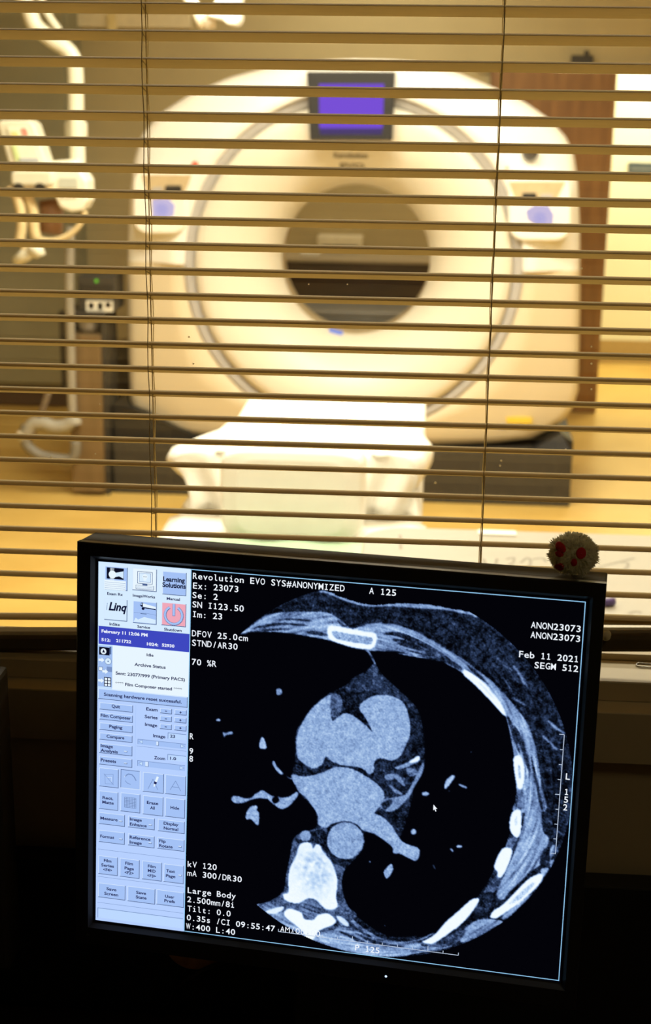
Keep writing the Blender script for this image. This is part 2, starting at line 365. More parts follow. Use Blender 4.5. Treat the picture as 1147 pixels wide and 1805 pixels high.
for s, (x0, z0), (x1, z1) in (('Revolution', (-0.428, 1.5053), (-0.2817, 1.5076)), ('EVO', (-0.4029, 1.4605), (-0.2954, 1.4623))):
    b = MB(); text_on(b, s, x0, x1, z0, 0.021, lambda x, z: (x, YG + bez_y(math.hypot(x - XC, z - ZC)) - 0.003, z), bold=0.05)
    b.build('badge_lettering', mat('grey_badge_paint', (0.24, 0.22, 0.17), 0.6), gantry, recalc=False)
# control panels beside the ring
M_pad = glow('lavender_pad_light', (212, 200, 246), 1.0); M_padd = glow('blue_pad_light', (180, 176, 244), 1.0)
for panel, rec, btn, key, pad, ros, dot in (
    ([(-1.1141, 1.4553), (-1.0897, 1.451), (-1.0692, 1.438), (-1.0557, 1.4182), (-1.0511, 1.3946), (-1.0531, 1.2411), (-1.0584, 1.2169), (-1.0726, 1.1962), (-1.0937, 1.1822), (-1.1185, 1.1769), (-1.223, 1.1749), (-1.2477, 1.1792), (-1.2684, 1.1925), (-1.282, 1.2127), (-1.2864, 1.2368), (-1.2828, 1.3907), (-1.2773, 1.4145), (-1.263, 1.4348), (-1.2419, 1.4486), (-1.2173, 1.4536)], [(-1.2436, 1.4257), (-1.0278, 1.4293), (-1.0684, 1.3287), (-1.2162, 1.3261)], [(-1.0782, 1.384), (-1.0754, 1.3835), (-1.073, 1.382), (-1.0715, 1.3797), (-1.0709, 1.377), (-1.0712, 1.3579), (-1.0718, 1.3552), (-1.0734, 1.3529), (-1.0759, 1.3513), (-1.0787, 1.3507), (-1.1351, 1.3497), (-1.138, 1.3502), (-1.1403, 1.3517), (-1.1419, 1.354), (-1.1424, 1.3567), (-1.1421, 1.3758), (-1.1415, 1.3785), (-1.1398, 1.3808), (-1.1374, 1.3824), (-1.1346, 1.383)], [(-1.1617, 1.3754), (-1.1589, 1.3749), (-1.1565, 1.3734), (-1.155, 1.3711), (-1.1545, 1.3684), (-1.1547, 1.3565), (-1.1553, 1.3538), (-1.1569, 1.3514), (-1.1593, 1.3498), (-1.1622, 1.3492), (-1.1917, 1.3487), (-1.1945, 1.3492), (-1.1969, 1.3507), (-1.1984, 1.353), (-1.1989, 1.3557), (-1.1987, 1.3677), (-1.1981, 1.3704), (-1.1964, 1.3727), (-1.194, 1.3743), (-1.1912, 1.3749)], [(-1.1996, 1.3223), (-1.1306, 1.3283), (-1.1015, 1.3002), (-1.1071, 1.2569), (-1.1469, 1.237), (-1.2012, 1.2408)], (-1.1585, 1.28), (-1.019, 1.4678)),
    ([(0.5122, 1.4582), (0.5379, 1.4536), (0.5602, 1.4398), (0.5758, 1.4188), (0.5823, 1.3938), (0.5907, 1.2477), (0.5871, 1.2222), (0.5738, 1.2003), (0.5529, 1.1854), (0.5275, 1.1798), (0.3978, 1.1773), (0.3717, 1.1819), (0.3492, 1.1959), (0.3336, 1.2173), (0.3273, 1.2428), (0.3205, 1.3894), (0.3244, 1.4146), (0.3378, 1.4361), (0.3588, 1.4507), (0.384, 1.4561)], [(0.3179, 1.4233), (0.5549, 1.4273), (0.5212, 1.3519), (0.35, 1.3489)], [(0.4288, 1.379), (0.4316, 1.3786), (0.434, 1.3771), (0.4356, 1.3748), (0.4363, 1.3721), (0.4373, 1.3534), (0.4369, 1.3507), (0.4355, 1.3484), (0.4332, 1.3468), (0.4305, 1.3463), (0.3854, 1.3455), (0.3826, 1.346), (0.3802, 1.3474), (0.3786, 1.3497), (0.3779, 1.3524), (0.377, 1.3711), (0.3774, 1.3738), (0.3788, 1.3761), (0.3811, 1.3777), (0.3838, 1.3783)], [(0.4978, 1.3756), (0.5006, 1.3751), (0.503, 1.3736), (0.5046, 1.3713), (0.5053, 1.3687), (0.5061, 1.3546), (0.5057, 1.3519), (0.5043, 1.3496), (0.502, 1.3481), (0.4993, 1.3475), (0.4614, 1.3468), (0.4586, 1.3473), (0.4562, 1.3488), (0.4546, 1.351), (0.4539, 1.3537), (0.4532, 1.3678), (0.4536, 1.3705), (0.455, 1.3728), (0.4572, 1.3743), (0.4599, 1.3749)], [(0.3946, 1.3033), (0.4267, 1.3274), (0.4885, 1.3285), (0.5143, 1.2913), (0.5118, 1.2488), (0.4454, 1.2428), (0.406, 1.2657)], (0.4558, 1.2714), (0.3056, 1.4725))):
    p = MB().prism(panel, YG - 0.055, YG + 0.12).build('control_panel', M_white, gantry, bevel=0.012, seg=3)
    MB().prism(rec, YG - 0.058, YG - 0.05).build('recess_plate', mat('tan_recess_plastic', (0.52, 0.41, 0.24), 0.5), p)
    MB().prism(btn, YG - 0.064, YG - 0.05).build('black_switch', M_black, p, bevel=0.002)
    MB().prism(key, YG - 0.064, YG - 0.05).build('grey_switch', M_grey, p, bevel=0.002)
    MB().prism(pad, YG - 0.0575, YG - 0.05).build('touch_pad', M_pad, p)
    b = MB()
    for k in range(8):
        a = k * math.pi / 4; b.lathe([(0.007, -0.001), (0.007, 0.0)], (ros[0] + 0.021 * math.cos(a), YG - 0.0578, ros[1] + 0.021 * math.sin(a)), 'y', 10)
    b.lathe([(0.011, -0.001), (0.011, 0.0)], (ros[0], YG - 0.0578, ros[1]), 'y', 16)
    b.build('pad_symbol', M_padd, p)
    blob((dot[0], YG - 0.005, dot[1]), (0.018, 0.018, 0.018), 12, 8).build('emergency_button', M_red, gantry, smooth=True)
cx_, cz_ = (0.407, 1.541)
b = MB(); blob((cx_, YG + 0.02, cz_), (0.036, 0.05, 0.036), 20, 12, mb=b); b.build('dome_camera', mat('smoked_dome', (0.07, 0.06, 0.05), 0.15), gantry, smooth=True)
b = MB(); sx_, sz_ = (0.3609, 0.3768); b.box(sx_, sx_ + 0.115, YG + 0.045, YG + 0.06, sz_ - 0.014, sz_ + 0.014); b.build('yellow_sticker', mat('yellow_sticker', (0.75, 0.55, 0.06), 0.6), gantry)
b = MB(); sx_, sz_ = (0.3097, 0.3445); b.box(sx_, sx_ + 0.05, YG + 0.05, YG + 0.065, sz_ - 0.01, sz_ + 0.01); b.build('blue_sticker', mat('blue_sticker', (0.35, 0.40, 0.62), 0.6), gantry)
b = MB(); px_, pz_ = (-0.4749, 0.6733)
b.add([(XC + math.cos(a) * (0.3357 + 0.004 - (y - 0.238) * 0.14), YG + y, ZC + math.sin(a) * (0.3357 + 0.004 - (y - 0.238) * 0.14)) for y in (0.238, 0.295) for a in (-1.92, -1.86, -1.79, -1.73)], [(i, i + 1, i + 5, i + 4) for i in range(3)])
b.build('bore_light', glow('blue_bore_light', (140, 160, 245), 1.1), gantry, recalc=False)
MB().box(-1.5805, XC, YG + 0.87, YG + 1.05, 0.02, 0.5307).build('rear_cover', M_dark, gantry, bevel=0.01)
# black plinth
bx0, bx1 = -1.4105, 0.657
b = MB(); b.box(bx0, bx1, YG - 0.02, YG + 0.8, 0.0, 0.245)
b.build('plinth', M_dark, gantry, bevel=0.006)
b = MB(); b.add([(bx1, YG - 0.02, .246), (bx1, YG - 0.02, 0.30), (bx1 - 0.05, YG + 0.03, 0.325), (bx1 - 0.17, YG + 0.05, 0.246), (bx1, YG + 0.5, .246), (bx1, YG + 0.5, 0.32), (bx1 - 0.05, YG + 0.5, 0.325), (bx1 - 0.17, YG + 0.5, 0.246)], [(0,1,2,3), (7,6,5,4), (0,4,5,1), (1,5,6,2), (2,6,7,3), (0,3,7,4)]).build('plinth_shoulder', M_black, gantry)
b = MB(); b.add([(bx0, YG + 0.02, .246), (bx0, YG + 0.02, 0.40), (bx0 + 0.14, YG + 0.02, 0.37), (bx0 + 0.40, YG + 0.04, 0.246), (bx0, YG + 0.5, .246), (bx0, YG + 0.5, 0.40), (bx0 + 0.14, YG + 0.5, 0.37), (bx0 + 0.40, YG + 0.5, 0.246)], [(3,2,1,0), (4,5,6,7), (0,1,5,4), (1,2,6,5), (2,3,7,6), (0,4,7,3)]).build('plinth_shoulder', M_black, gantry)

# ------------------------------------------------------------------ patient table and its linen
TZ = 0.700
TX0, TX1 = -0.6476, 0.0005
TXC = (TX0 + TX1) / 2
table = thing('patient_table', (TXC, 4.0, 0.0), 'long white patient table on a pedestal in front of the round scanner', 'patient table')
b = MB(); b.box(TXC - 0.22, TXC + 0.22, 3.3, 5.0, 0.0, 0.10); b.box(TXC - 0.17, TXC + 0.17, 3.5, 4.8, 0.10, 0.56); b.build('pedestal', M_white, table, bevel=0.03)
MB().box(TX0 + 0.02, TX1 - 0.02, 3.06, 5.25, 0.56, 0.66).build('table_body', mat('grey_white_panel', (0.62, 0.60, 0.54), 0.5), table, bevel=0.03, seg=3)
MB().box(TX0, TX1, 3.03, 5.3, 0.66, TZ).build('cradle', M_white, table, bevel=0.015)
# foot sheet on the cradle
rows = []
for i in range(14):
    y = 3.02 + i * 0.05
    rows.append([(x, y, z + 0.003 * math.sin(7 * y + 9 * x)) for x, z in ((TX0 - 0.012, 0.60), (TX0 - 0.010, TZ), (TX0 + 0.03, TZ + 0.012), (TXC - 0.1, TZ + 0.008), (TXC, TZ + 0.008), (TXC + 0.1, TZ + 0.008), (TX1 - 0.03, TZ + 0.012), (TX1 + 0.01, TZ), (TX1 + 0.012, 0.60))])
tag(MB().grid(rows).build('table_sheet', M_sheet, None, smooth=True, thick=0.004), 'flat white sheet covering the near end of the patient table', 'sheet')
q = [(-0.5145, 3.4339), (-0.1415, 3.4428), (-0.1155, 3.3178), (-0.5467, 3.2697)]
rows = [[(q[0][0] + (q[1][0] - q[0][0]) * t + (q[3][0] - q[0][0]) * s * (1 - t) + (q[2][0] - q[1][0]) * s * t, q[0][1] + (q[3][1] - q[0][1]) * s + 0.006 * math.sin(t * 9), 0.722 + 0.004 * math.sin(t * 14) * (1 - s)) for t in [k / 12 for k in range(13)]] for s in [k / 5 for k in range(6)]]
tag(MB().grid(rows).build('green_towel', M_greencloth, None, smooth=True, thick=0.006), 'pale green cloth laid across the white table sheet below the pillow', 'towel')
# pillow block
pl = [(-0.5013, 0.7359), (-0.1415, 0.7482), (-0.1521, 0.9393), (-0.4887, 0.9363)]
pc = (sum(p[0] for p in pl) / 4, 3.46, 0.0)
b = MB(); rows = []
for i in range(13):
    t = i / 12; y = 3.44 + 0.2 * t; hw = (pl[1][0] - pl[0][0]) / 2 * (1 - 0.10 * (2*t - 1)**4); z0 = 0.718; z1 = pl[2][1] - 0.01 * t
    bul = 0.018 * math.sin(math.pi * t); ins = 0.03 * (1 if i in (0, 12) else 0)
    ring = []
    for k in range(28):
        a = 2 * math.pi * k / 28; c_, s_ = math.cos(a), math.sin(a); e = 0.34
        ring.append((pc[0] + (hw - ins) * math.copysign(abs(c_)**e, c_), y - (0.0 if 0 < i else -0.004), (z0 + z1)/2 + ((z1 - z0)/2 - ins*0.6 + bul*0.3) * math.copysign(abs(s_)**e, s_)))
    rows.append(ring + ring[:1])
b.grid(rows); b.add(rows[0][:-1], [tuple(range(28))]); b.add(rows[-1][:-1], [tuple(range(28))])
tag(b.build('pillow', mat('pale_pillow_cotton', (0.86, 0.86, 0.82), 0.9, var=0.02), None, smooth=False, bevel=0.008, seg=3), 'boxy pale pillow standing on the patient table in front of the draped sheet', 'pillow')
# draped sheet over the head end
SECT = [(4.8, [(-0.6084, 0.7034), (-0.5759, 0.7431), (-0.5093, 0.7604), (-0.3387, 0.7728), (-0.169, 0.7756), (-0.0841, 0.7664), (-0.0225, 0.7162)]), (4.35, [(-0.649, 0.7538), (-0.6209, 0.7865), (-0.5479, 0.8132), (-0.3066, 0.8358), (-0.1011, 0.8346), (-0.0186, 0.8125), (0.0159, 0.7469)]), (4.0, [(-0.6782, 0.7568), (-0.6969, 0.7974), (-0.6401, 0.8351), (-0.5039, 0.857), (-0.2814, 0.8731), (-0.092, 0.8705), (-0.005, 0.8537), (0.0261, 0.8141), (0.0088, 0.7648)]), (3.8, [(-0.6295, 0.7612), (-0.6779, 0.8148), (-0.6835, 0.8459), (-0.6312, 0.8677), (-0.4788, 0.8784), (-0.2669, 0.8846), (-0.0865, 0.8807), (-0.0112, 0.8644), (0.0081, 0.8217), (-0.0087, 0.7839)]), (3.71, [(-0.5937, 0.7706), (-0.6353, 0.8108), (-0.6497, 0.8456), (-0.5941, 0.8656), (-0.4675, 0.877), (-0.2603, 0.8802), (-0.0837, 0.8719), (-0.0305, 0.8554), (-0.0204, 0.8102), (-0.0254, 0.7795)])]
def resample(pts, n):
    P = [Vector((x, 0, z)) for x, z in pts]; P = smooth_path(P, 8)
    d = [0.0]
    for a, c in zip(P, P[1:]): d.append(d[-1] + (c - a).length)
    out = []
    for i in range(n):
        t = d[-1] * i / (n - 1); j = 0
        while j < len(d) - 2 and d[j + 1] < t: j += 1
        u = (t - d[j]) / max(1e-9, d[j + 1] - d[j]); out.append(P[j].lerp(P[j + 1], u))
    return out
S = [(y, resample(p, 48)) for y, p in SECT]; rows = []
for (y1, a), (y2, c) in zip(S, S[1:]):
    for k in range(6):
        t = k / 6; t2 = t * t * (3 - 2 * t)
        rows.append([(p.x + (q.x - p.x) * t2, y1 + (y2 - y1) * t + 0.008 * math.sin(j * 0.8 + y1 * 5), p.z + (q.z - p.z) * t2 + 0.004 * math.sin(j * 0.55 + 3 * t + y1 * 7)) for j, (p, q) in enumerate(zip(a, c))])
L0 = S[-1][1]; yl = S[-1][0]
for k in range(7):
    t = k / 6; lo, hi = TX0 + 0.012, TX1 - 0.012; row = []
    for j, p in enumerate(L0):
        s_ = j / (len(L0) - 1); tx_ = lo + (hi - lo) * s_
        zt = TZ + 0.018
        fold = 0.045 * math.sin(s_ * 46 + 2.2 * t) * math.sin(math.pi * min(1, t * 1.2) * 0.6)
        row.append((p.x + (tx_ - p.x) * t ** 0.8, yl + 0.012 + fold * 0.5 - 0.03 * t, p.z + (zt - p.z) * t))
    rows.append(row)
sheet = MB().grid(rows).build('draped_sheet', M_sheet, None, smooth=True, thick=0.005)
tag(sheet, 'crumpled white sheet draped wide over the far end of the patient table', 'sheet')

# ------------------------------------------------------------------ door, doorway, corridor
door = thing('door_1', (0.7, 8.5, 0.0), None, None); door['kind'] = 'structure'
M_door = wood('red_brown_door_veneer', (0.21, 0.098, 0.026), (0.31, 0.155, 0.045), 0.45, 2, 5)
MB().box(0.30, 0.985, 8.485, 8.53, 0.004, 1.90).build('door_leaf', M_door, door, bevel=0.003)
MB().box(0.20, 1.9, 8.50, 8.55, 1.925, 1.955).build('door_track', M_wall, door)
b = MB(); x_, z_ = (0.7902, 1.9659); b.box(x_ - 0.06, x_ + 0.06, 8.47, 8.50, z_ - 0.035, z_ + 0.02); b.box(x_ + 0.01, x_ + 0.035, 8.47, 8.50, z_ + 0.02, z_ + 0.045); b.build('door_hanger', M_dark, door, bevel=0.004)
sgn = thing('corridor_sign', (1.75, 10.19, 1.2), 'blue grey sign plate on the pale yellow corridor wall', 'sign')
q = [(1.2916, 1.3506), (1.508, 1.3467), (1.5137, 1.2696), (1.2968, 1.2734)]
MB().prism(q, 10.175, 10.199).build('sign_plate', mat('blue_grey_sign', (0.06, 0.085, 0.10), 0.5), sgn)
b = MB(); zc = (q[0][1] + q[2][1]) / 2; b.box(q[0][0] + 0.02, q[1][0] - 0.02, 10.173, 10.176, zc - 0.008, zc + 0.008); b.build('sign_stripe', mat('pale_sign_paint', (0.16, 0.18, 0.18), 0.5), sgn)

# ------------------------------------------------------------------ ceiling lamps
for x, y, sx, sy, p in LAMPS:
    pos = 'added unseen at the back to lighten the bore' if y > 7 else 'above the near end of the room, left' if (y < 3 and x < 0) else 'above the near end of the room, right' if y < 3 else 'broad one above the patient table' if x < 0 else 'narrow one right of the scanner front'
    t = thing('ceiling_light', (x, y, CEIL), 'recessed warm ceiling light panel, ' + pos, 'ceiling light', 'scan room ceiling lights')
    b = MB(); a0, a1, b0, b1 = x - sx/2 - 0.04, x + sx/2 + 0.04, y - sy/2 - 0.04, y + sy/2 + 0.04
    b.box(a0, a1, b0, b0 + 0.04, CEIL - 0.045, CEIL - 0.001); b.box(a0, a1, b1 - 0.04, b1, CEIL - 0.045, CEIL - 0.001); b.box(a0, a0 + 0.04, b0 + 0.04, b1 - 0.04, CEIL - 0.045, CEIL - 0.001); b.box(a1 - 0.04, a1, b0 + 0.04, b1 - 0.04, CEIL - 0.045, CEIL - 0.001)
    b.build('lamp_frame', M_white, t)
    MB().box(a0 + 0.04, a1 - 0.04, b0 + 0.04, b1 - 0.04, CEIL - 0.02, CEIL - 0.005).build('diffuser', glow('lamp_diffuser', (255, 240, 205), 2.0), t)

for nm, lx, ly, lz, w_, d_, lab in (('ceiling_light', 1.45, 9.45, 2.48, 1.2, 0.5, 'wide ceiling light hung in the corridor beyond the door'), ('ceiling_light', 0.9, 0.35, 2.66, 0.5, 0.4, 'made up lamp housing above the control desk for the added fill light')):
    t = thing(nm, (lx, ly, CEIL), lab, 'ceiling light')  # the control room housing is made up to carry its fill light
    MB().box(lx - w_/2, lx + w_/2, ly - d_/2, ly + d_/2, lz, lz + 0.03).build('lamp_body', M_white, t, bevel=0.004)
    for k in (-0.35, 0.35): MB().box(lx + k * w_ - 0.006, lx + k * w_ + 0.006, ly - 0.006, ly + 0.006, lz + 0.03, CEIL - 0.0005).build('hanger_rod', M_steel, t)

# ------------------------------------------------------------------ back of the scan room, seen through the bore and at the left
q0, q1 = (-0.9866, 0.9015), (0.0968, 0.9235)
cab = thing('low_cabinet', ((q0[0] + q1[0]) / 2, 8.3, 0.0), 'dark brown low cabinet with pale worktop seen through the scanner bore', 'cabinet')
MB().box(q0[0], q1[0], 8.1, 8.53, 0.0, q0[1] - 0.02).build('cabinet_body', wood('dark_cabinet_veneer', (0.05, 0.028, 0.012), (0.085, 0.05, 0.022), 0.5, 0), cab)
MB().box(q0[0] - 0.02, q1[0] + 0.02, 8.08, 8.54, q0[1] - 0.019, q0[1]).build('worktop', mat('pale_worktop', (0.5, 0.42, 0.28), 0.3), cab, bevel=0.004)
x_, z_ = (-0.6676, 0.9005)
tag(MB().box(x_ - 0.05, x_ + 0.06, 8.15, 8.3, q0[1] + 0.001, q0[1] + 0.03).build('tissue_box', M_sheet, None, bevel=0.008), 'small white box on the cabinet behind the scanner bore', 'box')
q2, q3 = (-0.8374, 0.6894), (0.0712, 0.7101)
trunk = thing('storage_trunk', ((q2[0] + q3[0]) / 2, 7.75, 0.0), 'grey trunk on the floor behind the scanner, low in the bore opening', 'trunk')
MB().box(q2[0], q3[0], 7.6, 7.95, 0.0, q2[1] - 0.03).build('trunk_body', mat('grey_trunk_plastic', (0.22, 0.215, 0.19), 0.4), trunk, bevel=0.01)
MB().box(q2[0] - 0.01, q3[0] + 0.01, 7.59, 7.96, q2[1] - 0.029, q2[1]).build('trunk_lid', mat('grey_trunk_lid', (0.27, 0.265, 0.24), 0.35), trunk, bevel=0.01)
x_, z_ = (-0.614, 0.6445)
b = MB(); blob((x_, 7.585, z_), (0.032, 0.012, 0.032), 14, 8, mb=b); b.build('trunk_latch', M_sheet, trunk, smooth=True)
x_, z_ = (-0.5143, 0.9617)
pw = thing('wall_dispenser', (x_, 8.5, z_), 'pale oblong dispenser on the back wall seen through the bore', 'dispenser')
MB().box(x_ - 0.13, x_ + 0.13, 8.44, 8.549, z_ - 0.032, z_ + 0.032).build('dispenser_cover', mat('pale_dispenser', (0.82, 0.75, 0.55), 0.4), pw, bevel=0.01)
MB().box(x_ - 0.10, x_ + 0.10, 8.436, 8.442, z_ - 0.028, z_ - 0.02).build('dispenser_slot', M_dark, pw)
# tall grey cabinet at far left
cx1 = -1.992
tall = thing('tall_cabinet', (cx1 - 0.5, 8.4, 0.0), 'tall grey green steel cabinet against the back at far left', 'cabinet')
M_olive = mat('grey_green_steel', (0.28, 0.265, 0.165), 0.55, var=0.06, scale=5)
MB().box(-3.15, cx1, 8.25, 8.549, 0.12, 2.45).build('cabinet_body', M_olive, tall, bevel=0.006)
MB().box(-3.14, cx1 - 0.02, 8.27, 8.54, 0.0, 0.119).build('plinth', wood('dark_plinth_wood', (0.05, 0.022, 0.008), (0.08, 0.035, 0.012), 0.6, 0), tall)
for a0, a1 in ((-3.14, (cx1 - 3.16) / 2 - 0.01), ((cx1 - 3.16) / 2 + 0.01, cx1 - 0.02)):
    d = MB().box(a0, a1, 8.230, 8.249, 0.14, 2.43).build('door', M_olive, tall, bevel=0.004)
    MB().box(a1 - 0.05 if a1 < cx1 - 0.5 else a0 + 0.03, (a1 - 0.03) if a1 < cx1 - 0.5 else a0 + 0.05, 8.21, 8.229, 1.1, 1.25).build('handle', M_steel, d)
# wall trunking high on the back wall
q = [(-2.0078, 2.1817), (-1.3607, 2.1817), (-1.3617, 2.1043), (-2.0105, 2.104)]
tr = thing('wall_trunking', (q[0][0], 8.5, q[2][1]), 'pale horizontal trunking high on the back wall left of the scanner', 'trunking')
MB().box(q[0][0], q[1][0], 8.49, 8.549, q[2][1], q[0][1]).build('trunking_cover', mat('pale_trunking', (0.80, 0.70, 0.46), 0.5), tr, bevel=0.004)
x_, z_ = (-1.7981, 2.1291)
MB().box(x_ - 0.025, x_ + 0.025, 8.475, 8.489, z_ - 0.05, z_ + 0.05).build('socket', mat('yellow_ivory_socket', (0.80, 0.66, 0.32), 0.4), tr, bevel=0.004)

# ------------------------------------------------------------------ equipment rack beside the gantry
YR = 6.36
rx0, rx1 = -1.6249, -1.4187
rs = 0.8135; rt = 0.7316; ix0, ix1 = -1.5842, -1.4367
rack = thing('equipment_rack', ((rx0 + rx1) / 2, YR + 0.2, 0.0), 'brown equipment rack with dark posts between the hoses and the scanner', 'rack')
MB().box(ix0 + 0.001, ix1 - 0.001, YR, YR + 0.24, 0.02, rt).build('rack_body', wood('brown_rack_veneer', (0.14, 0.088, 0.034), (0.19, 0.12, 0.05), 0.5, 2, 4), rack, bevel=0.004)
MB().box(rx0, ix0, YR + 0.03, YR + 0.27, 0.481, rs).build('post', M_dark, rack)
MB().box(ix1, rx1, YR + 0.03, YR + 0.27, 0.0, rs).build('post', M_dark, rack)
MB().box(rx0, rx1, YR + 0.02, YR + 0.27, rs, rs + 0.02).build('shelf', M_dark, rack, bevel=0.003)
bowl = thing('steel_basin', ((ix0 + ix1) / 2, YR + 0.15, rt), 'shiny steel basin standing on the brown rack under the shelf', 'basin')
b = MB(); r_ = (ix1 - ix0) * 0.44
b.lathe([(0.0005, 0.004), (r_ * 0.62, 0.003), (r_ * 0.9, 0.03), (r_, 0.062), (r_ * 1.06, 0.064), (r_ * 1.06, 0.067), (r_ * 0.97, 0.066), (r_ * 0.86, 0.032), (r_ * 0.6, 0.008), (0.0005, 0.008)], ((ix0 + ix1) / 2, YR + 0.12, rt), 'z', 32)
b.build('basin_bowl', mat('bright_steel', (0.75, 0.74, 0.70), 0.25, 0.6), bowl, smooth=True)
q = [(-1.5373, 0.9916), (-1.375, 0.9877), (-1.3797, 0.8146), (-1.5433, 0.8183)]
dev = thing('electronics_box', ((q[0][0] + q[1][0]) / 2, YR + 0.2, rs + 0.02), 'black electronics box with green light and coloured labels on the rack shelf', 'electronics')
dz0 = rs + 0.021; dz1 = q[0][1]
MB().box(q[0][0], q[1][0], YR + 0.04, YR + 0.24, dz0, dz1).build('box_housing', M_dark, dev, bevel=0.006)
x_, z_ = (-1.4544, 0.9688)
b = MB(); blob((x_, YR + 0.038, z_), (0.008, 0.005, 0.008), 10, 6, mb=b); b.build('green_light', glow('green_indicator', (120, 215, 60), 1.0), dev)
for (u0, v0, u1, v1, nm, c) in [(-1.5026, 0.8823, -1.3838, 0.8355, 'white_label', (0.72, 0.7, 0.6)), (-1.4917, 0.8733, -1.4687, 0.846, 'pink_label', (0.72, 0.36, 0.3)), (-1.4516, 0.8742, -1.4287, 0.8419, 'green_label', (0.16, 0.42, 0.32)), (-1.4166, 0.8775, -1.3934, 0.8526, 'red_label', (0.62, 0.22, 0.18))]:
    MB().box(u0, u1, YR + 0.035, YR + 0.0395, v1, v0).build(nm, mat(nm + '_paint', c, 0.6), dev)
b = MB()
for k in range(12): b.box(q[0][0] + 0.012 + k * 0.0125, q[0][0] + 0.018 + k * 0.0125, YR + 0.037, YR + 0.0398, 0.9297, 0.9541)
b.build('vent_grille', M_black, dev)

# ------------------------------------------------------------------ contrast injector on its overhead arm
YI = 5.75
inj = thing('contrast_injector', (-1.5195, 5.75, 1.3863), 'white contrast injector head with tilted display hanging from a curved ceiling arm', 'injector')
M_inj = mat('ivory_injector_plastic', (0.64, 0.62, 0.49), 0.4, var=0.02)
P = [(-1.6234, 5.86, 2.2225), (-1.5885, 5.86, 2.1208), (-1.5603, 5.86, 2.0595), (-1.5404, 5.86, 2.008), (-1.4848, 5.86, 1.9609), (-1.4242, 5.86, 1.9241), (-1.3967, 5.86, 1.8868), (-1.3897, 5.86, 1.8324), (-1.3926, 5.86, 1.6842), (-1.3926, 5.86, 1.5512), (-1.3926, 5.86, 1.4863)]
MB().tube([(P[0][0], P[0][1], CEIL - 0.001)] + smooth_path(P, 5), 0.031, 14).build('support_arm', M_inj, inj, smooth=True)
P = [(-1.5672, 5.97, 2.1693), (-1.5348, 5.97, 2.0862), (-1.5097, 5.97, 2.0403), (-1.4755, 5.97, 1.9943)]
MB().tube(smooth_path(P, 5), 0.016, 10).build('spring_arm', M_inj, inj, smooth=True)
x_, y_, z_ = (-1.4043, 5.9, 1.6168)
b = MB(); b.lathe([(0.034, -0.04), (0.044, -0.03), (0.044, 0.03), (0.034, 0.04)], (x_, y_, z_), 'z', 20); b.build('arm_collar', M_inj, inj, smooth=True)
d = MB().prism([(-1.6531, 1.6578), (-1.539, 1.6594), (-1.5176, 1.6472), (-1.4672, 1.484), (-1.6174, 1.4816), (-1.6585, 1.6368)], YI - 0.06, YI + 0.06).build('display_head', M_inj, inj, bevel=0.012, seg=3)
MB().prism([(-1.6178, 1.6337), (-1.5432, 1.6389), (-1.4879, 1.4973), (-1.5892, 1.4936)], YI - 0.066, YI - 0.055).build('display_screen', mat('pale_injector_screen', (0.72, 0.74, 0.62), 0.3), d)
for qx, nm, c in (([(-1.6055, 1.6172), (-1.5792, 1.6175), (-1.5715, 1.5926), (-1.5979, 1.5922)], 'yellow_mark', (0.75, 0.62, 0.25)), ([(-1.5655, 1.6302), (-1.5436, 1.6305), (-1.5361, 1.6015), (-1.5602, 1.6011)], 'red_mark', (0.55, 0.25, 0.2)), ([(-1.6034, 1.567), (-1.5858, 1.5673), (-1.5709, 1.5086), (-1.5885, 1.5084)], 'green_mark', (0.55, 0.68, 0.32)), ([(-1.5793, 1.519), (-1.5045, 1.5202), (-1.4985, 1.5056), (-1.5777, 1.5043)], 'blue_mark', (0.38, 0.42, 0.48))):
    MB().prism(qx, YI - 0.068, YI - 0.0655).build(nm, mat(nm + '_ink', c, 0.5), d)
MB().prism([(-1.4697, 1.4755), (-1.463, 1.4743), (-1.4574, 1.4708), (-1.4538, 1.4653), (-1.4527, 1.4588), (-1.4537, 1.4333), (-1.4553, 1.4268), (-1.4593, 1.4212), (-1.4652, 1.4174), (-1.472, 1.416), (-1.5984, 1.4138), (-1.6051, 1.415), (-1.6107, 1.4186), (-1.6143, 1.4241), (-1.6154, 1.4306), (-1.6142, 1.4562), (-1.6125, 1.4627), (-1.6084, 1.4683), (-1.6025, 1.4721), (-1.5957, 1.4735)], YI - 0.06, YI + 0.08).build('drive_head', M_inj, inj, bevel=0.01)
h = MB().prism([(-1.4743, 1.4159), (-1.4692, 1.415), (-1.465, 1.4123), (-1.4623, 1.4082), (-1.4615, 1.4034), (-1.462, 1.3905), (-1.4632, 1.3856), (-1.4662, 1.3814), (-1.4707, 1.3785), (-1.4758, 1.3775), (-1.6269, 1.3748), (-1.6319, 1.3757), (-1.6361, 1.3784), (-1.6388, 1.3826), (-1.6396, 1.3875), (-1.639, 1.4003), (-1.6378, 1.4053), (-1.6347, 1.4095), (-1.6302, 1.4123), (-1.6251, 1.4134)], YI - 0.05, YI + 0.08).build('syringe_block', mat('tan_syringe_block', (0.60, 0.46, 0.26), 0.5), inj, bevel=0.008)
for px_, pz_ in ((-1.5871, 1.4061), (-1.503, 1.4075)):
    MB().lathe([(0.0005, -0.008), (0.021, -0.008), (0.021, 0.01)], (px_, YI - 0.052, pz_), 'y', 18).build('syringe_port', M_black, h)
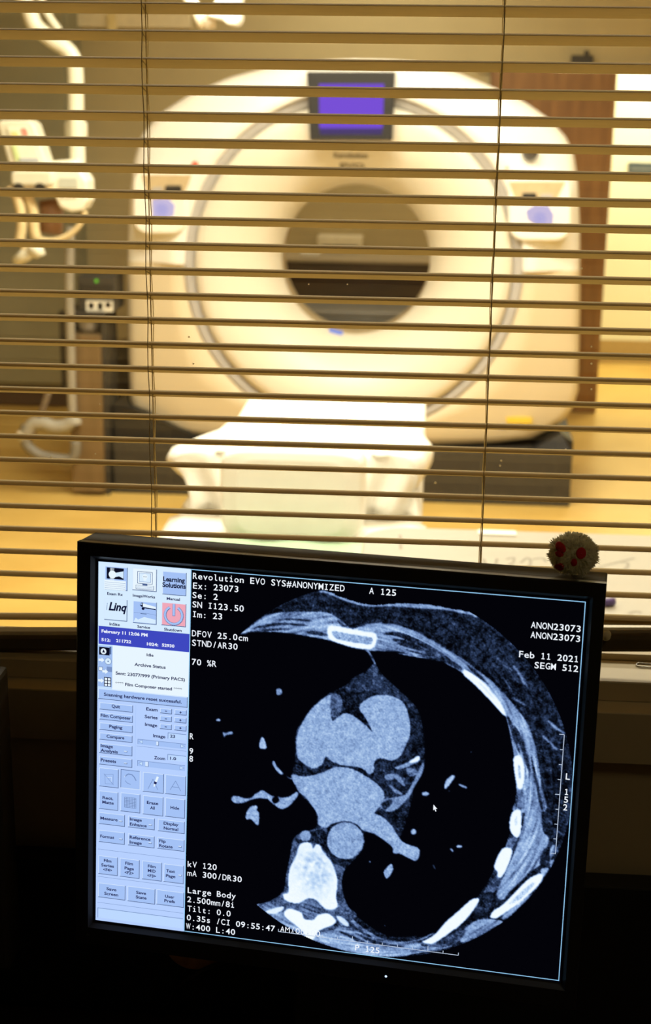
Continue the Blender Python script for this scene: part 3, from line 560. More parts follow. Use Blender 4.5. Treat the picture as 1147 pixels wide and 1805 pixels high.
md = MB().prism([(-1.4784, 1.5049), (-1.3753, 1.513), (-1.3584, 1.481), (-1.3286, 1.4341), (-1.3287, 1.3604), (-1.3502, 1.3208), (-1.3955, 1.3156), (-1.44, 1.3322), (-1.4606, 1.3842), (-1.4768, 1.4316)], YI - 0.02, YI + 0.12).build('pump_module', mat('pale_pump_plastic', (0.74, 0.72, 0.58), 0.4), inj, bevel=0.012, seg=3)
MB().prism([(-1.3682, 1.448), (-1.3656, 1.4475), (-1.3635, 1.4462), (-1.3621, 1.4441), (-1.3617, 1.4416), (-1.3625, 1.4158), (-1.3631, 1.4133), (-1.3647, 1.4112), (-1.3669, 1.4098), (-1.3695, 1.4092), (-1.4321, 1.4082), (-1.4346, 1.4086), (-1.4368, 1.41), (-1.4381, 1.4121), (-1.4385, 1.4145), (-1.4376, 1.4404), (-1.437, 1.4429), (-1.4355, 1.445), (-1.4332, 1.4464), (-1.4306, 1.4469)], YI - 0.026, YI - 0.018).build('pump_screen', mat('grey_pump_screen', (0.45, 0.47, 0.40), 0.4), md)
b = MB()
for k in range(3): b.box(-1.4319 + k * 0.024, -1.4319 + k * 0.024 + 0.014, YI - 0.025, YI - 0.018, 1.3739, 1.3868)
b.build('pump_button', M_grey, md)
MB().tube([(-1.506, 5.85, 1.3538), (-1.4993, 5.85, 1.2922), (-1.5065, 5.85, 1.2256)], 0.045, 16).build('syringe_sleeve', mat('red_brown_sleeve', (0.26, 0.135, 0.07), 0.5), inj, smooth=True)
for i, P in enumerate(([(-1.6054, 5.72, 1.3825), (-1.5902, 5.72, 1.3224), (-1.5887, 5.72, 1.2574), (-1.6001, 5.72, 1.2027)], [(-1.5665, 5.74, 1.3754), (-1.5466, 5.74, 1.3174), (-1.5449, 5.74, 1.2522), (-1.5376, 5.74, 1.213)], [(-1.5528, 5.78, 1.2089), (-1.4897, 5.78, 1.1991), (-1.421, 5.78, 1.2225), (-1.3744, 5.78, 1.2651), (-1.3502, 5.78, 1.3179)])):
    MB().tube(smooth_path(P, 5), (0.019, 0.02, 0.012)[i], 10).build('injector_cable', mat('beige_cable', (0.60, 0.48, 0.26), 0.6), inj, smooth=True)
b = MB()
for P in ([(-1.6218, 5.72, 1.1211), (-1.58, 5.72, 1.1483), (-1.5385, 5.72, 1.1711)], [(-1.5595, 5.7, 1.1858), (-1.5201, 5.7, 1.1648), (-1.5118, 5.7, 1.1474)]): b.tube(P, [0.018, 0.026, 0.022], 12)
b.build('white_connector', M_inj, inj, smooth=True)
MB().tube(smooth_path([(-1.5866, 5.72, 1.203), (-1.5791, 5.72, 1.1703), (-1.5753, 5.72, 1.1528)], 4), 0.014, 10).build('connector_lead', MATS['beige_cable'], inj, smooth=True)
# grey hose let down from the injector, looped near the floor
coil = thing('coiled_hose', (-1.6057, 6.1, 0.308), 'pale grey hose hanging beside the brown rack and looped low over the amber floor', 'hose')
MB().tube(smooth_path([(-1.5438, 6.325, 1.2062), (-1.5574, 6.325, 0.9635), (-1.5603, 6.325, 0.7409), (-1.5632, 6.325, 0.514), (-1.563, 6.325, 0.3732), (-1.5591, 6.325, 0.3398)], 5), 0.020, 10).build('hose_drop', mat('grey_hose_rubber', (0.30, 0.28, 0.23), 0.5), coil, smooth=True)
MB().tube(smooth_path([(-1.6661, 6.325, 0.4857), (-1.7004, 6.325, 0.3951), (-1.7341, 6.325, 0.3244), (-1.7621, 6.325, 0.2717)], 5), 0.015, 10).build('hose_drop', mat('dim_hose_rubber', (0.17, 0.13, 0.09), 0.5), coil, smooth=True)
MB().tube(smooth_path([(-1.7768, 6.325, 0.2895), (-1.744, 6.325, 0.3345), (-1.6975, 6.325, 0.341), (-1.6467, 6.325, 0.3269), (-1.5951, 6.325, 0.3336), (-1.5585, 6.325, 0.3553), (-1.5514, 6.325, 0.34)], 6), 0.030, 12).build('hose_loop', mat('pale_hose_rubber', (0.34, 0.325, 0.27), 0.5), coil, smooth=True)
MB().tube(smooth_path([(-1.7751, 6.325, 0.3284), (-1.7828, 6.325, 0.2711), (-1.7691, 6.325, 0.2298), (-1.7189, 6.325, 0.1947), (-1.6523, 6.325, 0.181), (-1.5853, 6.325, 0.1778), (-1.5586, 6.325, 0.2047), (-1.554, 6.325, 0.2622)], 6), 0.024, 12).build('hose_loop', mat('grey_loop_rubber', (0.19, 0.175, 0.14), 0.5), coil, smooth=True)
MB().tube([(-1.8084, 6.325, 0.2755), (-1.7715, 6.325, 0.2922)], 0.028, 12).build('hose_coupling', mat('white_coupling', (0.72, 0.68, 0.55), 0.4), coil, smooth=True)

# ------------------------------------------------------------------ ceiling lamp arm, upper middle
YA = 5.6
arm = thing('ceiling_boom', (-0.8052, 5.6, 2.0337), 'bright white jointed ceiling boom reaching down above the scanner, left of its display', 'ceiling boom')
M_arm = mat('white_enamel', (0.86, 0.83, 0.74), 0.3)
P = [(-0.9445, 5.6, 2.1686), (-0.9, 5.6, 2.0914), (-0.8714, 5.6, 2.0527), (-0.822, 5.6, 2.0062)]
MB().tube([(P[0][0], P[0][1], CEIL - 0.001)] + P, 0.022, 12).build('arm_rod', M_arm, arm, smooth=True)
MB().prism([(-0.7852, 2.1145), (-0.707, 2.119), (-0.7094, 2.0181), (-0.7239, 2.0024), (-0.757, 2.006), (-0.7734, 2.0214), (-0.8189, 2.0288), (-0.8394, 2.0481), (-0.8019, 2.0795)], YA - 0.06, YA + 0.06).build('arm_housing', M_arm, arm, bevel=0.01, seg=3)
b = MB()
for P in ([(-0.8632, 5.6, 2.041), (-0.8554, 5.6, 1.9941)], [(-0.8342, 5.6, 2.0413), (-0.8138, 5.6, 1.9945)]): b.tube(P, [0.024, 0.012], 10)
b.build('arm_grip', mat('ivory_grip', (0.72, 0.62, 0.45), 0.4), arm, smooth=True)

# ------------------------------------------------------------------ white bench under the window, scan room side
BZ = 0.90
c0 = (-0.1185, 2.9806); by1 = c0[1]; bx0_ = c0[0]
bench = thing('white_bench', (0.5, 2.2, 0.0), 'white topped bench with faint handwriting just beyond the blind at right', 'bench')
pts = [(bx0_, 1.50), (1.3, 1.50), (1.3, by1), (bx0_ + 0.09, by1)] + [(bx0_ + 0.09 - 0.09 * math.sin(a), by1 - 0.09 + 0.09 * math.cos(a)) for a in [k * math.pi / 16 for k in range(1, 9)]]
M_bench = mat('cream_white_laminate', (0.385, 0.365, 0.31), 0.35, var=0.02, scale=6)
top_ = MB().hprism(pts, BZ - 0.04, BZ).build('bench_top', M_bench, bench, bevel=0.004)
for x, y in ((bx0_ + 0.1, 1.6), (bx0_ + 0.1, by1 - 0.12), (1.22, 1.6), (1.22, by1 - 0.12)):
    MB().box(x - 0.025, x + 0.025, y - 0.025, y + 0.025, 0.0, BZ - 0.041).build('leg', M_steel, bench)
for P in [[(0.1251, 2.7427), (0.1229, 2.7788)], [(0.1496, 2.7818), (0.1431, 2.7269)], [(0.1684, 2.7802), (0.1824, 2.7928), (0.1796, 2.7596), (0.1702, 2.7477), (0.1807, 2.7382), (0.1731, 2.7161)], [(0.1951, 2.7613), (0.2103, 2.7959), (0.2139, 2.7634), (0.204, 2.7265), (0.1905, 2.718)], [(0.2186, 2.7858), (0.2392, 2.7955), (0.2443, 2.7741)], [(0.3378, 2.7736), (0.3279, 2.7192)], [(0.3429, 2.749), (0.3805, 2.7819), (0.421, 2.8158)], [(0.3809, 2.7856), (0.4016, 2.7843), (0.4011, 2.7626), (0.3892, 2.7365), (0.3727, 2.7241)], [(-0.0442, 2.9225), (-0.0408, 2.8242)], [(0.3693, 2.4891), (0.3825, 2.4994), (0.3918, 2.4945)], [(0.367, 2.4395), (0.3836, 2.4469), (0.3931, 2.4451)]]:
    P = smooth_path([(x, y, BZ + 0.0006) for x, y in P], 5)
    b = MB().tube(P, 0.0035, 6); b.v = [(x, y, BZ + 0.0003 + (z - BZ) * 0.05) for x, y, z in b.v]
    b.build('pen_stroke', mat('grey_marker_ink', (0.26, 0.25, 0.21), 0.7), top_)
x_, y_ = (0.117, 2.9713); x2_, y2_ = (0.1955, 2.9391)
tag(MB().box(x_, x2_, y2_, y_, BZ + 0.0005, BZ + 0.003).build('paper_slip', M_sheet, None), 'bright white paper slip lying on the white bench behind the right cord', 'paper')
P = [(0.3264, 2.5191, 0.908), (0.3474, 2.5275, 0.908)]
tag(MB().tube(P, 0.0075, 12).build('marker_cap', mat('purple_plastic', (0.09, 0.06, 0.24), 0.4), None, smooth=True), 'small purple marker cap on the bench beside the monitor edge', 'marker cap')

# ------------------------------------------------------------------ control desk
DZT = 0.95
desk = thing('control_desk', (0.0, 0.9, 0.0), 'dark brown control desk with black raised back panel under the window', 'desk')
MB().box(-1.5, 1.5, 0.55, 1.185, DZT - 0.03, DZT).build('desk_top', M_desk, desk, bevel=0.003)
MB().box(-1.5, 1.5, 1.186, 1.212, DZT - 0.03, 1.1023).build('back_panel', M_black, desk, bevel=0.002)
for x in (-1.48, 1.42):
    MB().box(x, x + 0.04, 0.58, 1.18, 0.0, DZT - 0.031).build('side_panel', M_desk, desk)

# ------------------------------------------------------------------ the monitor
AX, BY, ORI = Vector([0.99086, -0.13484, -0.003898]), Vector([-0.016785, -0.094568, -0.995377]), Vector([-0.2511, 1.0829, 1.4244])
NZ = AX.cross(BY).normalized()                      # points away from the viewer
def scr(x, y, d=0.0): return ORI + AX * (x / 1000) + BY * (y / 1000) - NZ * (d / 1000)
FX0, FX1, FY0, FY1 = -16.7, 390.0, -15.2, 321.5
mbase = scr(188, 300, -60); mbase = Vector((mbase.x, mbase.y - 0.02, DZT))
mon = thing('computer_monitor', mbase, 'large black computer monitor showing a blue grey chest scan with menu panel', 'monitor')
def ringmesh(loops):
    b = MB(); k = len(loops[0]); b.v = [tuple(p) for l in loops for p in l]
    for i in range(len(loops) - 1):
        for j in range(k):
            b.f.append((i*k + j, i*k + (j+1) % k, (i+1)*k + (j+1) % k, (i+1)*k + j)); b.m.append(0)
    return b
def rect(x0, y0, x1, y1, d): return [scr(x0, y0, d), scr(x1, y0, d), scr(x1, y1, d), scr(x0, y1, d)]
def inset(e, d): return rect(FX0 + e, FY0 + e, FX1 - e, FY1 - e, d)
M_bez = mat('satin_black_bezel', (0.012, 0.011, 0.012), 0.32, var=0.1, scale=80)
M_shell = mat('matt_dark_shell', (0.036, 0.030, 0.023), 0.7, var=0.1, scale=80)
b = ringmesh([inset(0.0, -4), inset(0.0, 2.6), inset(1.2, 4), rect(-5.2, -4.8, 381.0, 306.2, 4)])
bz = b.build('bezel', M_bez, mon)
b = ringmesh([rect(-5.2, -4.8, 381.0, 306.2, 4), rect(-2.4, -2.0, 378.4, 303.2, 0.3)]); b.build('bezel_lip', mat('grey_bezel_lip', (0.06, 0.063, 0.075), 0.45, var=0.05), bz)
b = ringmesh([rect(-2.4, -2.0, 378.4, 303.2, 0.3), rect(-1.0, -0.7, 377.0, 301.8, -1)]); b.build('screen_gap', M_black, bz)
b = ringmesh([inset(0.0, -4.1), inset(0.0, -36), inset(3.0, -39), inset(60, -44), inset(150, -52)]); k = len(b.v); b.f.append((k-4, k-3, k-2, k-1)); b.m.append(0)
b.build('housing', M_shell, mon, bevel=0.0012)
top_seam = MB(); top_seam.v = [tuple(p) for p in (scr(FX0 + 2, FY0 - 0.05, -9), scr(FX1 - 2, FY0 - 0.05, -9), scr(FX1 - 2, FY0 - 0.05, -9.8), scr(FX0 + 2, FY0 - 0.05, -9.8))]; top_seam.f = [(0, 1, 2, 3)]; top_seam.m = [0]
top_seam.build('shell_seam', M_black, mon)
screen = MB().add(rect(-1.2, -0.9, 377.2, 302.0, 0), [(0, 1, 2, 3)]).build('screen', glow('black_level_glow', (4, 4, 9), 1.0), mon, recalc=False)
